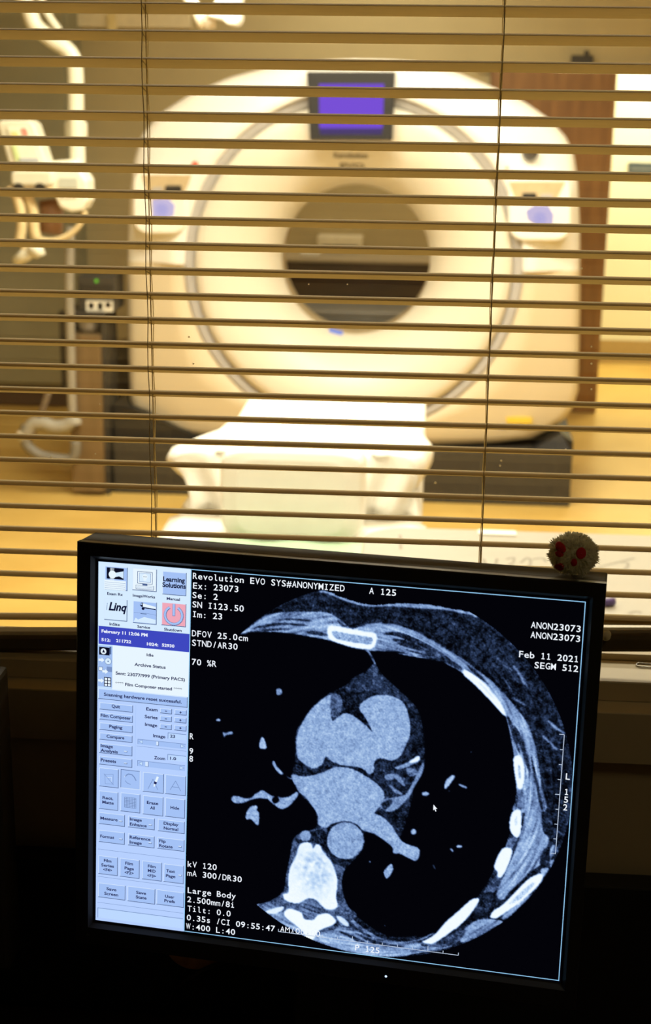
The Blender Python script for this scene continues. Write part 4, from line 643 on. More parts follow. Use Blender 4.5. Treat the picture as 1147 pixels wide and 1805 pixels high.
# scan picture: 512 x 512 style raster, evaluated from traced outlines
CX_, CY_, CR_ = (226.0, 150.14, 149.97)
POLYS = [(0.52, 0, [(115.5, 48.2), (124.0, 41.3), (134.7, 32.1), (144.0, 29.1), (156.4, 26.8), (170.3, 25.9), (182.6, 25.1), (190.4, 28.0), (196.7, 32.1), (201.4, 35.9), (204.5, 36.1), (213.5, 32.1), (224.0, 29.7), (233.1, 29.6), (243.8, 31.7), (254.4, 34.6), (265.2, 39.8), (274.4, 45.1), (281.6, 48.6), (254.3, 34.7), (265.7, 40.0), (278.5, 46.7), (289.9, 52.7), (299.9, 59.6), (309.8, 65.8), (319.9, 74.8), (328.6, 83.9), (337.4, 94.4), (342.0, 102.5), (346.1, 113.6), (348.8, 124.9), (352.8, 144.7), (356.8, 164.7), (333.5, 167.4), (334.6, 158.5), (334.0, 146.9), (331.6, 134.0), (331.1, 125.4), (329.1, 115.5), (325.5, 101.4), (322.3, 92.5), (315.0, 85.3), (306.3, 77.5), (296.2, 68.5), (287.6, 62.2), (276.2, 56.9), (267.7, 53.0), (262.2, 53.8), (249.7, 53.5), (238.4, 51.7), (268.9, 53.3), (261.4, 53.6), (249.2, 52.1), (237.1, 50.5), (223.4, 51.7), (205.1, 51.1), (186.4, 47.0), (170.9, 45.3), (149.1, 43.9), (124.1, 45.7)]), (0.17, 2, [(124.0, 43.3), (136.4, 38.3), (152.0, 36.1), (167.5, 36.3), (166.8, 37.4), (152.0, 37.6), (136.5, 40.6)]), (0.17, 2, [(144.1, 34.4), (156.5, 32.1), (170.5, 32.1), (169.8, 33.4), (155.0, 33.8)]), (0.17, 2, [(166.2, 41.9), (173.8, 40.4), (183.2, 41.9), (184.0, 43.7), (174.0, 43.5)]), (0.17, 2, [(128.8, 44.5), (144.3, 41.0), (156.8, 40.4), (144.4, 43.0)]), (0.17, 2, [(192.0, 30.2), (198.3, 34.3), (203.0, 37.7), (199.9, 37.2), (193.7, 33.9)]), (0.17, 2, [(225.9, 38.0), (237.9, 35.4), (253.2, 39.4), (268.5, 46.4), (280.9, 54.5), (267.1, 48.9), (250.3, 42.7), (236.5, 38.9)]), (0.17, 2, [(236.8, 44.7), (248.8, 43.6), (259.6, 47.3), (258.1, 48.9), (247.5, 47.1)]), (0.17, 2, [(244.5, 48.7), (256.7, 49.9), (268.8, 51.8), (259.8, 52.2)]), (0.17, 2, [(233.7, 41.5), (244.9, 41.2), (257.7, 45.8), (256.3, 47.3), (242.3, 45.0)]), (0.17, 2, [(250.6, 44.3), (264.8, 48.7), (277.6, 55.3), (276.2, 56.9), (263.5, 51.6)]), (0.17, 2, [(271.8, 50.9), (285.9, 56.7), (288.1, 59.3), (286.1, 60.9), (276.2, 55.4)]), (0.17, 2, [(291.4, 56.1), (300.0, 61.7), (308.6, 69.4), (305.8, 68.3), (297.3, 62.7)]), (0.17, 2, [(329.5, 99.5), (335.5, 107.6), (340.4, 121.5), (344.0, 135.5), (341.0, 131.5), (336.2, 119.0), (331.4, 108.0)]), (0.17, 2, [(343.1, 121.2), (347.2, 132.3), (351.6, 147.8), (355.4, 164.8), (352.3, 159.3), (347.9, 143.8)]), (0.17, 2, [(323.7, 93.0), (328.1, 98.3), (333.0, 112.1), (335.7, 122.0), (332.7, 118.0), (328.7, 108.3)]), (0.58, 0, [(327.6, 89.7), (334.9, 97.6), (340.2, 107.0), (344.5, 121.0), (346.3, 123.0), (342.9, 116.8), (335.2, 103.3)]), (0.57, 0, [(339.3, 144.1), (347.5, 143.1), (350.7, 155.4), (353.8, 163.8), (356.0, 180.1), (360.9, 185.8), (359.8, 192.3), (355.7, 199.2), (356.2, 207.5), (348.3, 214.3), (343.8, 220.7), (333.7, 233.0), (329.3, 240.3), (324.2, 236.2), (327.4, 224.7), (332.4, 211.2), (336.5, 197.8), (338.9, 188.5), (341.1, 175.5), (341.8, 162.7)]), (0.36, 0, [(334.8, 152.2), (339.6, 149.1), (341.6, 162.8), (340.5, 164.8), (336.9, 165.2), (334.3, 161.1)]), (0.36, 0, [(331.8, 189.4), (337.2, 189.4), (334.6, 196.7), (329.2, 196.8)]), (0.3, 2, [(321.6, 222.9), (327.9, 216.9), (326.7, 227.4), (321.6, 234.5), (314.4, 235.5)]), (0.16, 2, [(309.9, 242.6), (318.0, 235.0), (324.3, 238.1), (321.2, 248.9), (313.0, 254.0), (308.1, 254.6)]), (0.12, 2, [(355.8, 200.5), (360.2, 194.8), (364.9, 193.0), (365.4, 200.6), (362.2, 207.4), (356.4, 209.4)]), (0.45, 0, [(362.7, 192.6), (367.2, 191.4), (368.6, 195.1), (365.2, 198.1), (363.2, 203.4), (366.0, 201.8), (363.5, 208.5)]), (0.55, 0, [(297.4, 273.2), (303.7, 265.1), (310.8, 259.2), (319.2, 257.1), (328.4, 257.1), (330.3, 258.8), (325.6, 262.1), (311.6, 273.2), (300.8, 279.3)]), (0.5, 0, [(356.5, 211.3), (362.4, 209.9), (360.3, 215.3), (358.3, 217.1)]), (0.5, 0, [(330.0, 253.0), (339.2, 243.9), (346.0, 236.6), (350.6, 232.7), (339.4, 247.8), (331.4, 255.7)]), (0.45, 0, [(200.8, 261.2), (206.5, 265.4), (214.7, 272.7), (227.7, 280.9), (240.5, 285.0), (253.1, 285.0), (265.5, 281.6), (277.6, 274.1), (268.6, 282.8), (269.6, 286.9), (284.2, 283.2), (292.0, 283.8), (269.1, 291.9), (247.4, 298.6), (238.0, 300.5), (222.2, 300.5), (206.2, 299.0), (193.3, 296.6), (180.3, 293.3), (186.5, 286.6), (197.5, 280.0), (200.5, 274.6)]), (0.2, 2, [(205.0, 267.3), (214.9, 276.8), (227.8, 283.4), (226.3, 284.8), (211.8, 278.1), (203.5, 270.8)]), (0.2, 2, [(215.1, 282.7), (234.3, 287.6), (253.3, 288.3), (251.8, 290.2), (231.3, 290.0)]), (0.2, 2, [(202.4, 282.7), (215.2, 286.0), (224.9, 289.7), (212.2, 288.9)]), (0.2, 2, [(260.9, 283.9), (268.6, 281.2), (274.6, 277.8), (273.3, 281.4), (267.2, 284.9)]), (0.58, 0, [(186.6, 289.1), (202.4, 284.4), (221.8, 291.8), (240.9, 294.2), (258.1, 291.8), (258.3, 295.9), (238.0, 300.0), (215.8, 299.4), (193.3, 296.1)]), (0.26, 2, [(270.0, 284.9), (282.3, 280.6), (294.2, 271.6), (302.7, 268.5), (297.1, 278.5), (285.0, 285.5)]), (0.3, 2, [(135.1, 270.2), (140.7, 267.4), (148.7, 263.0), (156.6, 255.2), (158.5, 239.9), (161.2, 223.0), (162.4, 212.1), (166.2, 206.6), (170.9, 203.6), (181.9, 199.8), (189.8, 198.0), (193.8, 223.9), (203.6, 229.2), (203.8, 235.8), (203.3, 242.5), (205.2, 252.2), (209.5, 261.7), (216.1, 268.3), (200.7, 281.3), (186.5, 286.6), (180.3, 293.3), (168.9, 289.0), (157.4, 283.8), (145.9, 277.2)]), (0.48, 0, [(157.1, 273.7), (167.1, 282.5), (177.1, 292.9), (168.9, 289.8), (157.4, 283.8), (147.5, 277.0)]), (0.42, 0, [(139.2, 269.3), (148.8, 265.5), (155.3, 267.2), (142.5, 273.9)]), (0.13, 2, [(163.9, 208.6), (169.6, 210.4), (177.2, 202.8), (186.7, 200.1), (190.1, 207.8), (192.0, 217.5), (190.5, 219.3), (183.9, 212.7), (175.9, 211.2), (168.1, 213.8)]), (0.14, 2, [(193.8, 222.2), (201.8, 226.2), (206.5, 223.9), (203.6, 229.2), (200.3, 228.0)]), (0.125, 2, [(221.6, 62.0), (227.2, 69.0), (238.3, 78.1), (249.3, 87.1), (256.5, 95.0), (260.0, 104.9), (262.4, 117.2), (263.4, 128.2), (263.2, 139.3), (258.5, 152.6), (252.2, 166.2), (241.2, 178.3), (242.2, 180.4), (239.5, 188.8), (233.6, 197.7), (218.0, 197.9), (189.8, 198.0), (181.8, 195.7), (180.6, 186.0), (176.4, 179.2), (179.9, 184.3), (172.2, 177.1), (166.6, 172.8), (163.2, 166.7), (160.6, 161.3), (160.5, 155.6), (162.5, 144.0), (161.9, 128.0), (164.0, 118.1), (169.9, 107.9), (177.4, 97.6), (186.4, 89.5), (200.1, 81.0), (206.0, 74.2), (214.9, 68.6)]), (0.21, 2, [(221.6, 63.3), (228.8, 71.2), (238.3, 78.8), (250.9, 89.3), (255.9, 97.5), (252.8, 96.2), (243.3, 87.8), (231.0, 85.8), (215.6, 84.2), (200.2, 84.2), (206.0, 75.7), (215.0, 69.4)]), (0.08, 2, [(194.2, 89.5), (203.4, 87.0), (214.1, 85.2), (206.6, 91.4), (214.7, 100.1), (219.6, 107.5), (222.3, 116.0), (216.7, 111.0), (210.3, 105.3), (204.0, 103.6), (199.2, 98.5)]), (0.3, 2, [(188.0, 90.1), (195.7, 89.4), (198.4, 98.6), (194.8, 106.9), (189.4, 105.9)]), (0.6, 0, [(188.3, 90.1), (180.4, 95.7), (172.9, 104.4), (167.0, 114.6), (163.4, 124.6), (163.0, 135.9), (164.8, 143.8), (171.3, 148.7), (177.7, 150.4), (183.8, 146.5), (186.7, 139.8), (191.5, 143.3), (199.4, 145.6), (208.8, 145.4), (216.6, 146.9), (221.7, 150.7), (224.7, 146.8), (224.8, 140.4), (228.6, 136.8), (237.8, 137.7), (245.3, 132.1), (249.4, 121.8), (251.6, 112.1), (249.4, 99.7), (245.2, 90.7), (237.1, 86.5), (226.4, 86.3), (218.9, 89.0), (212.9, 94.0), (211.3, 98.9), (214.8, 103.3), (218.5, 109.2), (222.0, 116.0), (216.7, 111.3), (208.8, 105.8), (200.9, 103.4), (194.9, 107.2), (190.6, 110.5), (188.7, 99.6)]), (0.6, 0, [(160.8, 157.5), (171.6, 157.9), (184.0, 153.3), (193.3, 148.2), (202.6, 146.9), (212.0, 149.0), (219.9, 153.0), (227.9, 157.7), (233.1, 163.6), (233.4, 170.8), (230.4, 179.5), (237.0, 167.3), (231.1, 175.2), (226.7, 181.4), (232.2, 183.5), (239.5, 189.2), (244.8, 196.3), (249.7, 202.2), (256.0, 204.4), (261.9, 205.9), (263.5, 210.3), (260.9, 216.5), (254.6, 215.0), (248.3, 212.5), (244.9, 212.6), (242.4, 212.2), (241.9, 208.1), (237.0, 204.1), (227.4, 198.7), (218.0, 196.6), (211.5, 191.7), (200.6, 191.8), (192.8, 194.7), (189.4, 198.1), (182.6, 196.0), (181.5, 187.6), (174.8, 178.5), (172.2, 175.4), (166.5, 171.2), (163.2, 165.9), (160.6, 161.3)]), (0.12, 2, [(164.8, 144.6), (171.3, 149.5), (177.7, 151.2), (185.4, 148.0), (193.1, 143.9), (196.3, 146.0), (184.0, 152.7), (171.6, 157.3), (163.5, 152.0)]), (0.14, 2, [(224.4, 148.5), (228.6, 137.6), (237.9, 138.2), (241.2, 145.0), (244.7, 154.2), (254.0, 154.8), (249.8, 163.2), (240.8, 169.1), (234.4, 165.0), (227.8, 156.1)]), (0.5, 0, [(241.1, 142.6), (248.6, 138.6), (257.6, 133.6), (259.9, 134.9), (253.3, 139.7), (244.3, 143.8)]), (0.48, 0, [(233.8, 149.8), (242.9, 148.0), (249.4, 155.3), (247.9, 157.0), (241.6, 152.2), (235.4, 153.6)]), (0.45, 0, [(236.4, 156.8), (243.5, 160.8), (248.2, 163.4), (242.1, 163.3)]), (0.5, 0, [(230.0, 171.2), (239.2, 167.7), (249.8, 163.6), (255.4, 153.0), (261.6, 137.2), (263.3, 138.6), (262.0, 145.9), (257.1, 156.0), (252.2, 166.2), (241.5, 177.9), (233.4, 178.0)]), (0.15, 2, [(231.7, 173.4), (237.7, 168.7), (240.8, 170.7), (235.0, 177.9)]), (0.4, 0, [(249.6, 142.5), (256.5, 142.5), (258.2, 146.3), (252.2, 148.6)]), (0.95, 1, [(251.6, 137.1), (255.3, 133.9), (258.2, 131.6), (260.0, 132.6), (258.9, 135.4), (254.7, 137.4)]), (0.1, 2, [(220.2, 205.0), (220.0, 208.6), (219.0, 212.2), (217.2, 215.5), (214.9, 218.3), (212.0, 220.6), (208.8, 222.2), (205.4, 223.1), (201.9, 223.1), (198.6, 222.3), (195.5, 220.8), (193.0, 218.5), (191.0, 215.6), (189.7, 212.3), (189.2, 208.8), (189.4, 205.1), (190.5, 201.6), (192.2, 198.3), (194.6, 195.4), (197.5, 193.2), (200.7, 191.6), (204.1, 190.8), (207.6, 190.8), (210.9, 191.6), (213.9, 193.1), (216.4, 195.4), (218.4, 198.2), (219.7, 201.5)]), (0.57, 0, [(219.3, 205.1), (219.1, 208.5), (218.1, 211.9), (216.5, 214.9), (214.3, 217.6), (211.6, 219.8), (208.6, 221.3), (205.3, 222.1), (202.1, 222.1), (198.9, 221.4), (196.1, 219.9), (193.7, 217.8), (191.8, 215.1), (190.6, 212.0), (190.1, 208.7), (190.4, 205.2), (191.3, 201.9), (193.0, 198.8), (195.2, 196.1), (197.9, 194.0), (200.9, 192.5), (204.2, 191.7), (207.4, 191.7), (210.5, 192.5), (213.3, 193.9), (215.7, 196.1), (217.6, 198.7), (218.8, 201.8)]), (0.52, 0, [(177.2, 206.3), (177.1, 207.3), (176.8, 208.3), (176.3, 209.3), (175.7, 210.1), (174.8, 210.7), (173.9, 211.2), (172.9, 211.4), (171.9, 211.4), (171.0, 211.2), (170.1, 210.8), (169.4, 210.1), (168.8, 209.3), (168.5, 208.4), (168.3, 207.4), (168.4, 206.3), (168.7, 205.3), (169.2, 204.4), (169.9, 203.6), (170.7, 202.9), (171.6, 202.5), (172.6, 202.2), (173.6, 202.2), (174.6, 202.5), (175.4, 202.9), (176.1, 203.6), (176.7, 204.4), (177.1, 205.3)]), (0.4, 0, [(205.2, 230.7), (205.1, 231.2), (205.0, 231.8), (204.7, 232.3), (204.4, 232.7), (203.9, 233.1), (203.4, 233.3), (202.9, 233.5), (202.4, 233.5), (201.9, 233.3), (201.4, 233.1), (201.0, 232.8), (200.7, 232.3), (200.5, 231.8), (200.5, 231.3), (200.5, 230.7), (200.7, 230.2), (200.9, 229.7), (201.3, 229.2), (201.7, 228.9), (202.2, 228.7), (202.7, 228.5), (203.2, 228.5), (203.8, 228.6), (204.2, 228.9), (204.6, 229.2), (204.9, 229.7), (205.1, 230.2)]), (1, 1, [(184.3, 37.9), (186.0, 35.1), (192.2, 35.1), (213.7, 37.5), (220.6, 38.0), (222.3, 40.6), (221.7, 46.4), (218.8, 50.3), (212.7, 51.3), (198.8, 49.5), (188.0, 46.9), (184.8, 43.3)]), (0.58, 4, [(188.0, 39.4), (198.5, 40.0), (212.3, 41.1), (218.8, 42.0), (218.3, 46.8), (211.0, 47.1), (198.7, 46.2), (190.2, 44.4)]), (0.4, 0, [(212.7, 51.3), (216.6, 52.0), (222.3, 60.9), (221.2, 61.7), (216.7, 54.4)]), (1, 1, [(288.9, 61.4), (291.6, 60.4), (303.0, 67.1), (311.7, 75.6), (319.1, 84.1), (323.0, 92.3), (320.9, 92.1), (315.1, 86.7), (306.4, 78.2), (297.7, 70.5), (290.5, 64.8)]), (0.85, 1, [(300.3, 68.1), (306.0, 72.1), (313.4, 80.4), (310.5, 78.5), (303.2, 71.4)]), (1, 1, [(330.7, 126.9), (331.6, 123.9), (334.4, 123.1), (336.8, 124.7), (339.0, 131.8), (339.5, 140.4), (338.9, 147.0), (337.3, 149.4), (335.1, 148.2), (333.1, 141.1), (331.6, 134.0)]), (0.6, 4, [(334.4, 130.1), (336.0, 132.1), (337.0, 140.7), (335.8, 141.1), (334.6, 135.1)]), (1, 1, [(330.9, 174.2), (332.4, 168.3), (335.8, 166.0), (338.5, 166.9), (339.6, 174.4), (339.5, 183.3), (337.7, 188.0), (335.3, 187.7), (332.1, 184.2), (330.9, 179.3)]), (0.8, 4, [(334.7, 172.4), (335.9, 171.7), (336.3, 178.0), (334.9, 178.8)]), (1, 1, [(321.1, 213.9), (323.6, 204.5), (326.9, 198.3), (331.6, 197.1), (333.9, 199.4), (332.8, 207.2), (329.7, 216.7), (327.5, 220.8), (325.2, 222.4), (323.9, 220.6), (323.7, 217.4)]), (1, 1, [(320.7, 255.6), (322.5, 250.1), (329.5, 243.9), (338.5, 232.3), (347.5, 220.8), (355.5, 215.3), (358.3, 217.1), (356.0, 223.6), (348.2, 233.9), (339.1, 243.6), (329.9, 251.7), (325.3, 255.6)]), (0.76, 4, [(334.2, 242.7), (345.5, 228.2), (352.3, 222.2), (350.8, 226.9), (342.4, 237.7)]), (1, 1, [(269.3, 283.0), (274.7, 278.9), (279.5, 274.3), (286.4, 264.1), (295.8, 253.6), (305.0, 243.2), (309.8, 241.3), (311.1, 243.1), (306.7, 252.2), (298.7, 263.8), (289.3, 273.0), (279.9, 281.6), (275.0, 284.0)]), (1, 1, [(166.0, 224.0), (168.1, 215.5), (172.8, 212.1), (177.6, 212.7), (179.3, 216.6), (181.6, 213.0), (184.8, 213.4), (187.3, 218.1), (193.9, 225.5), (198.2, 234.9), (199.8, 243.0), (199.0, 254.7), (200.8, 261.2), (198.5, 264.8), (192.2, 266.0), (187.3, 262.9), (183.2, 259.3), (177.5, 258.4), (172.8, 261.5), (168.1, 264.1), (161.7, 263.8), (157.6, 261.8), (156.6, 257.8), (160.6, 255.6), (160.2, 244.7), (161.5, 234.6)]), (0.4, 0, [(170.6, 265.2), (177.6, 259.2), (184.1, 262.0), (189.4, 268.0), (184.8, 273.7), (181.4, 276.6), (176.5, 274.8), (173.2, 271.5)]), (1, 1, [(157.6, 274.4), (159.4, 270.8), (163.4, 269.5), (171.6, 271.7), (174.1, 276.4), (181.4, 276.5), (185.2, 271.9), (192.3, 269.5), (197.2, 271.7), (199.7, 275.5), (195.9, 279.4), (186.5, 284.9), (181.9, 293.1), (177.1, 293.8), (173.7, 288.3), (167.1, 282.5), (160.5, 278.3)]), (0.9, 1, [(143.3, 273.8), (155.3, 268.5), (157.0, 270.3), (150.7, 275.4), (145.0, 275.8)]), (0.85, 1, [(200.3, 270.4), (205.2, 271.4), (210.1, 275.8), (208.6, 278.2), (202.1, 274.4)]), (0.75, 0, [(98.0, 119.8), (99.9, 118.3), (101.6, 119.1), (100.4, 120.3)]), (0.55, 0, [(103.8, 128.9), (106.4, 129.1), (110.7, 127.5), (111.9, 129.5), (106.4, 131.1), (104.8, 133.0)]), (0.68, 0, [(133.4, 136.0), (134.5, 131.0), (135.9, 129.4), (137.6, 131.7), (139.2, 138.1), (134.5, 139.1)]), (0.62, 0, [(144.4, 150.4), (145.7, 147.8), (147.8, 151.9), (151.7, 155.4), (153.2, 157.7), (151.3, 158.4), (147.9, 155.8)]), (0.5, 0, [(155.6, 158.1), (157.0, 159.7), (160.4, 160.8), (159.5, 161.4), (156.6, 160.2)]), (0.58, 0, [(111.8, 183.5), (113.9, 180.5), (118.8, 180.6), (123.6, 181.4), (128.4, 180.1), (131.2, 176.9), (134.0, 175.1), (136.9, 173.1), (140.8, 174.8), (144.7, 176.8), (148.5, 176.8), (153.3, 177.3), (159.0, 175.6), (164.1, 171.6), (166.0, 173.3), (162.9, 178.6), (158.3, 184.1), (152.6, 187.0), (148.7, 185.2), (144.8, 182.7), (141.9, 180.1), (139.0, 179.7), (133.2, 180.3), (126.5, 182.8), (121.8, 185.3), (115.0, 186.3)]), (0.62, 0, [(124.4, 194.0), (126.7, 189.2), (129.6, 186.9), (133.4, 186.8), (133.0, 190.0), (135.0, 192.7), (134.8, 201.7), (132.4, 202.1), (129.4, 198.8), (127.4, 198.1), (124.5, 198.9)]), (0.7, 0, [(279.7, 153.8), (280.9, 148.5), (284.9, 144.3), (287.4, 144.8), (284.5, 150.3), (280.9, 155.5)]), (0.55, 0, [(290.1, 150.7), (292.9, 150.8), (296.5, 152.0), (296.5, 153.3), (293.0, 152.7)]), (0.68, 0, [(286.4, 203.3), (288.3, 203.5), (289.4, 205.6), (288.1, 205.3)]), (0.62, 0, [(236.2, 228.4), (239.4, 223.4), (242.2, 221.9), (243.2, 226.7), (240.6, 232.0), (238.3, 234.2), (236.7, 231.6)]), (0.55, 0, [(145.8, 89.6), (148.9, 89.0), (150.6, 91.5), (148.7, 93.8), (146.2, 93.7)]), (0.4, 0, [(274.0, 218.5), (274.8, 218.4), (276.3, 221.5), (275.7, 221.6)]), (0.0, 3, [(150.8, 179.5), (150.7, 180.2), (150.5, 180.8), (150.2, 181.4), (149.8, 181.9), (149.2, 182.4), (148.6, 182.6), (148.0, 182.8), (147.4, 182.8), (146.8, 182.7), (146.2, 182.4), (145.7, 181.9), (145.4, 181.4), (145.1, 180.8), (145.0, 180.2), (145.1, 179.5), (145.3, 178.9), (145.6, 178.3), (146.1, 177.8), (146.6, 177.3), (147.2, 177.1), (147.8, 176.9), (148.5, 176.9), (149.1, 177.1), (149.6, 177.3), (150.1, 177.8), (150.4, 178.3), (150.7, 178.9)]), (0.65, 0, [(259.9, 192.8), (259.9, 193.4), (259.7, 193.8), (259.5, 194.3), (259.2, 194.7), (258.8, 195.0), (258.3, 195.2), (257.9, 195.4), (257.4, 195.4), (256.9, 195.2), (256.5, 195.0), (256.1, 194.7), (255.9, 194.3), (255.7, 193.9), (255.6, 193.4), (255.6, 192.9), (255.8, 192.4), (256.0, 191.9), (256.3, 191.5), (256.7, 191.2), (257.2, 191.0), (257.7, 190.8), (258.1, 190.8), (258.6, 191.0), (259.0, 191.2), (259.4, 191.5), (259.6, 191.9), (259.8, 192.3)]), (0.65, 0, [(295.8, 200.5), (295.7, 200.8), (295.4, 201.2), (294.9, 201.5), (294.4, 201.8), (293.7, 201.9), (293.0, 201.9), (292.4, 201.8), (291.9, 201.7), (291.6, 201.4), (291.4, 201.0), (291.5, 200.7), (291.8, 200.3), (292.3, 200.0), (292.9, 199.7), (293.6, 199.6), (294.2, 199.6), (294.9, 199.7), (295.4, 199.9), (295.7, 200.1)]), (0.62, 0, [(268.2, 161.0), (268.1, 161.5), (267.8, 162.0), (267.1, 162.4), (266.4, 162.8), (265.5, 162.9), (264.6, 162.9), (263.8, 162.8), (263.2, 162.5), (262.8, 162.1), (262.6, 161.6), (262.7, 161.1), (263.1, 160.6), (263.7, 160.2), (264.5, 159.9), (265.4, 159.7), (266.2, 159.7), (267.0, 159.8), (267.7, 160.1), (268.1, 160.5)]), (0.7, 0, [(225.4, 221.9), (225.4, 222.0), (225.4, 222.2), (225.3, 222.3), (225.2, 222.4), (225.1, 222.5), (225.0, 222.6), (224.8, 222.6), (224.7, 222.6), (224.6, 222.6), (224.4, 222.5), (224.3, 222.4), (224.3, 222.3), (224.2, 222.2), (224.2, 222.0), (224.2, 221.9), (224.2, 221.8), (224.3, 221.6), (224.4, 221.5), (224.5, 221.4), (224.7, 221.3), (224.8, 221.3), (224.9, 221.3), (225.1, 221.3), (225.2, 221.4), (225.3, 221.5), (225.4, 221.6), (225.4, 221.7)]), (0.35, 0, [(299.0, 123.9), (299.0, 124.0), (299.0, 124.2), (298.9, 124.3), (298.8, 124.4), (298.7, 124.5), (298.6, 124.5), (298.5, 124.6), (298.4, 124.6), (298.3, 124.5), (298.1, 124.5), (298.1, 124.4), (298.0, 124.3), (297.9, 124.2), (297.9, 124.0), (297.9, 123.9), (298.0, 123.8), (298.0, 123.7), (298.1, 123.6), (298.2, 123.5), (298.3, 123.4), (298.4, 123.4), (298.6, 123.4), (298.7, 123.4), (298.8, 123.5), (298.9, 123.6), (299.0, 123.7), (299.0, 123.8)]), (0.3, 0, [(239.2, 273.5), (239.2, 273.6), (239.2, 273.8), (239.2, 273.9), (239.1, 273.9), (239.0, 274.0), (238.9, 274.1), (238.8, 274.1), (238.7, 274.1), (238.6, 274.1), (238.5, 274.0), (238.4, 273.9), (238.4, 273.9), (238.3, 273.8), (238.3, 273.6), (238.3, 273.5), (238.3, 273.4), (238.4, 273.3), (238.5, 273.2), (238.6, 273.2), (238.7, 273.1), (238.8, 273.1), (238.9, 273.1), (239.0, 273.1), (239.1, 273.2), (239.1, 273.2), (239.2, 273.3), (239.2, 273.4)]), (0.3, 0, [(284.1, 156.9), (284.1, 157.1), (284.1, 157.3), (284.0, 157.4), (283.9, 157.6), (283.8, 157.7), (283.6, 157.7), (283.4, 157.8), (283.3, 157.8), (283.1, 157.7), (283.0, 157.7), (282.9, 157.6), (282.8, 157.4), (282.7, 157.3), (282.7, 157.1), (282.7, 156.9), (282.8, 156.8), (282.8, 156.6), (282.9, 156.5), (283.1, 156.4), (283.2, 156.3), (283.4, 156.3), (283.5, 156.3), (283.7, 156.3), (283.8, 156.4), (283.9, 156.5), (284.0, 156.6), (284.1, 156.8)])]
LUNGS = [[(217.7, 52.4), (223.4, 51.7), (237.1, 50.5), (249.2, 52.1), (261.4, 53.6), (268.9, 53.3), (275.0, 55.9), (229.9, 50.8), (238.4, 51.4), (249.6, 53.2), (262.2, 53.5), (267.7, 52.7), (276.2, 56.6), (287.6, 61.9), (296.2, 68.5), (306.3, 77.5), (315.0, 85.3), (322.3, 92.5), (325.5, 101.4), (329.1, 115.5), (331.1, 125.4), (331.6, 134.0), (334.0, 146.9), (334.6, 158.5), (333.2, 167.4), (334.8, 152.2), (334.2, 159.8), (332.1, 168.3), (331.4, 183.0), (329.1, 194.8), (324.9, 205.7), (321.2, 215.8), (318.6, 223.2), (313.1, 234.3), (308.6, 242.1), (301.7, 250.2), (292.5, 262.0), (281.8, 271.4), (272.2, 277.3), (262.3, 280.4), (274.4, 272.9), (265.3, 278.3), (252.9, 281.2), (243.5, 281.8), (234.0, 279.2), (224.3, 273.9), (216.1, 268.3), (209.5, 261.7), (205.2, 252.2), (203.3, 242.5), (203.8, 235.8), (206.7, 228.8), (212.7, 221.5), (217.1, 214.4), (219.2, 207.6), (219.2, 199.4), (225.8, 197.8), (233.7, 200.1), (240.1, 203.4), (249.1, 195.8), (256.5, 154.7), (241.2, 178.3), (252.2, 166.2), (258.5, 152.6), (263.2, 139.3), (263.4, 128.2), (262.4, 117.2), (260.0, 104.9), (256.5, 95.0), (249.3, 87.1), (238.3, 78.1), (227.2, 69.0), (222.3, 62.0)], [(113.9, 48.5), (124.1, 45.7), (136.6, 44.2), (149.1, 43.9), (163.1, 44.0), (170.9, 45.3), (178.7, 45.7), (186.4, 47.0), (192.7, 48.8), (205.1, 51.1), (215.1, 52.3), (220.0, 60.3), (221.6, 63.0), (214.9, 68.6), (206.0, 74.2), (200.1, 81.0), (186.4, 89.5), (177.4, 97.6), (169.9, 107.9), (164.0, 118.1), (161.9, 128.0), (162.5, 144.0), (160.5, 155.6), (160.6, 161.3), (163.2, 166.7), (166.6, 172.8), (172.2, 177.1), (178.8, 182.8), (169.9, 174.2), (177.2, 179.9), (180.6, 186.0), (181.8, 195.7), (178.0, 201.1), (169.4, 204.6), (163.2, 210.3), (161.2, 223.0), (158.5, 239.9), (155.8, 255.3), (148.7, 263.0), (133.5, 270.4), (60.0, 290.0), (60.0, 40.0)]]
SKIN = [(177.4, 9.2), (182.0, 9.1), (188.2, 11.2), (197.5, 14.2), (209.8, 16.7), (218.9, 16.9), (232.4, 14.9), (242.9, 13.5), (257.9, 13.0), (272.9, 14.2), (235.3, 15.2), (246.4, 13.2), (258.9, 13.0), (269.9, 13.9), (283.8, 15.5), (293.4, 16.6), (296.2, 18.0)]
STRANDS = [(0.4, 0.57, [(326.89, 54.16), (331.28, 59.41), (335.12, 66.84)]), (0.3, 0.42, [(319.97, 64.06), (322.93, 68.04), (327.45, 75.43)]), (0.5, 0.57, [(355.11, 94.02), (360.8, 98.43), (366.43, 101.7)]), (0.42, 0.5, [(351.76, 105.83), (356.08, 109.68), (361.84, 114.8)]), (0.35, 0.57, [(326.94, 78.33), (332.53, 80.62), (336.76, 83.05)]), (0.3, 0.42, [(335.58, 63.24), (337.27, 68.76)]), (0.28, 0.42, [(361.74, 91.91), (364.7, 95.88)]), (0.35, 0.42, [(344.07, 113.84), (346.54, 120.79)]), (0.3, 0.42, [(347.66, 127.89), (350.31, 137.74)]), (0.25, 0.42, [(318.68, 53.53), (325.7, 57.11)]), (0.25, 0.42, [(350.62, 87.35), (353.85, 95.58)]), (0.3, 0.57, [(359.92, 170.73), (362.51, 174.22)]), (0.22, 0.42, [(366.36, 178.83), (370.05, 180.92)])]
H_ = 0.5; NX = int(302 / H_) ; GX0, GY0 = 75.2, 0.2
gx = GX0 + (np.arange(NX) + 0.5) * H_ * (300.6 / (NX * H_)); gy = GY0 + (np.arange(NX) + 0.5) * H_ * (300.6 / (NX * H_))
XX, YY = np.meshgrid(gx, gy)
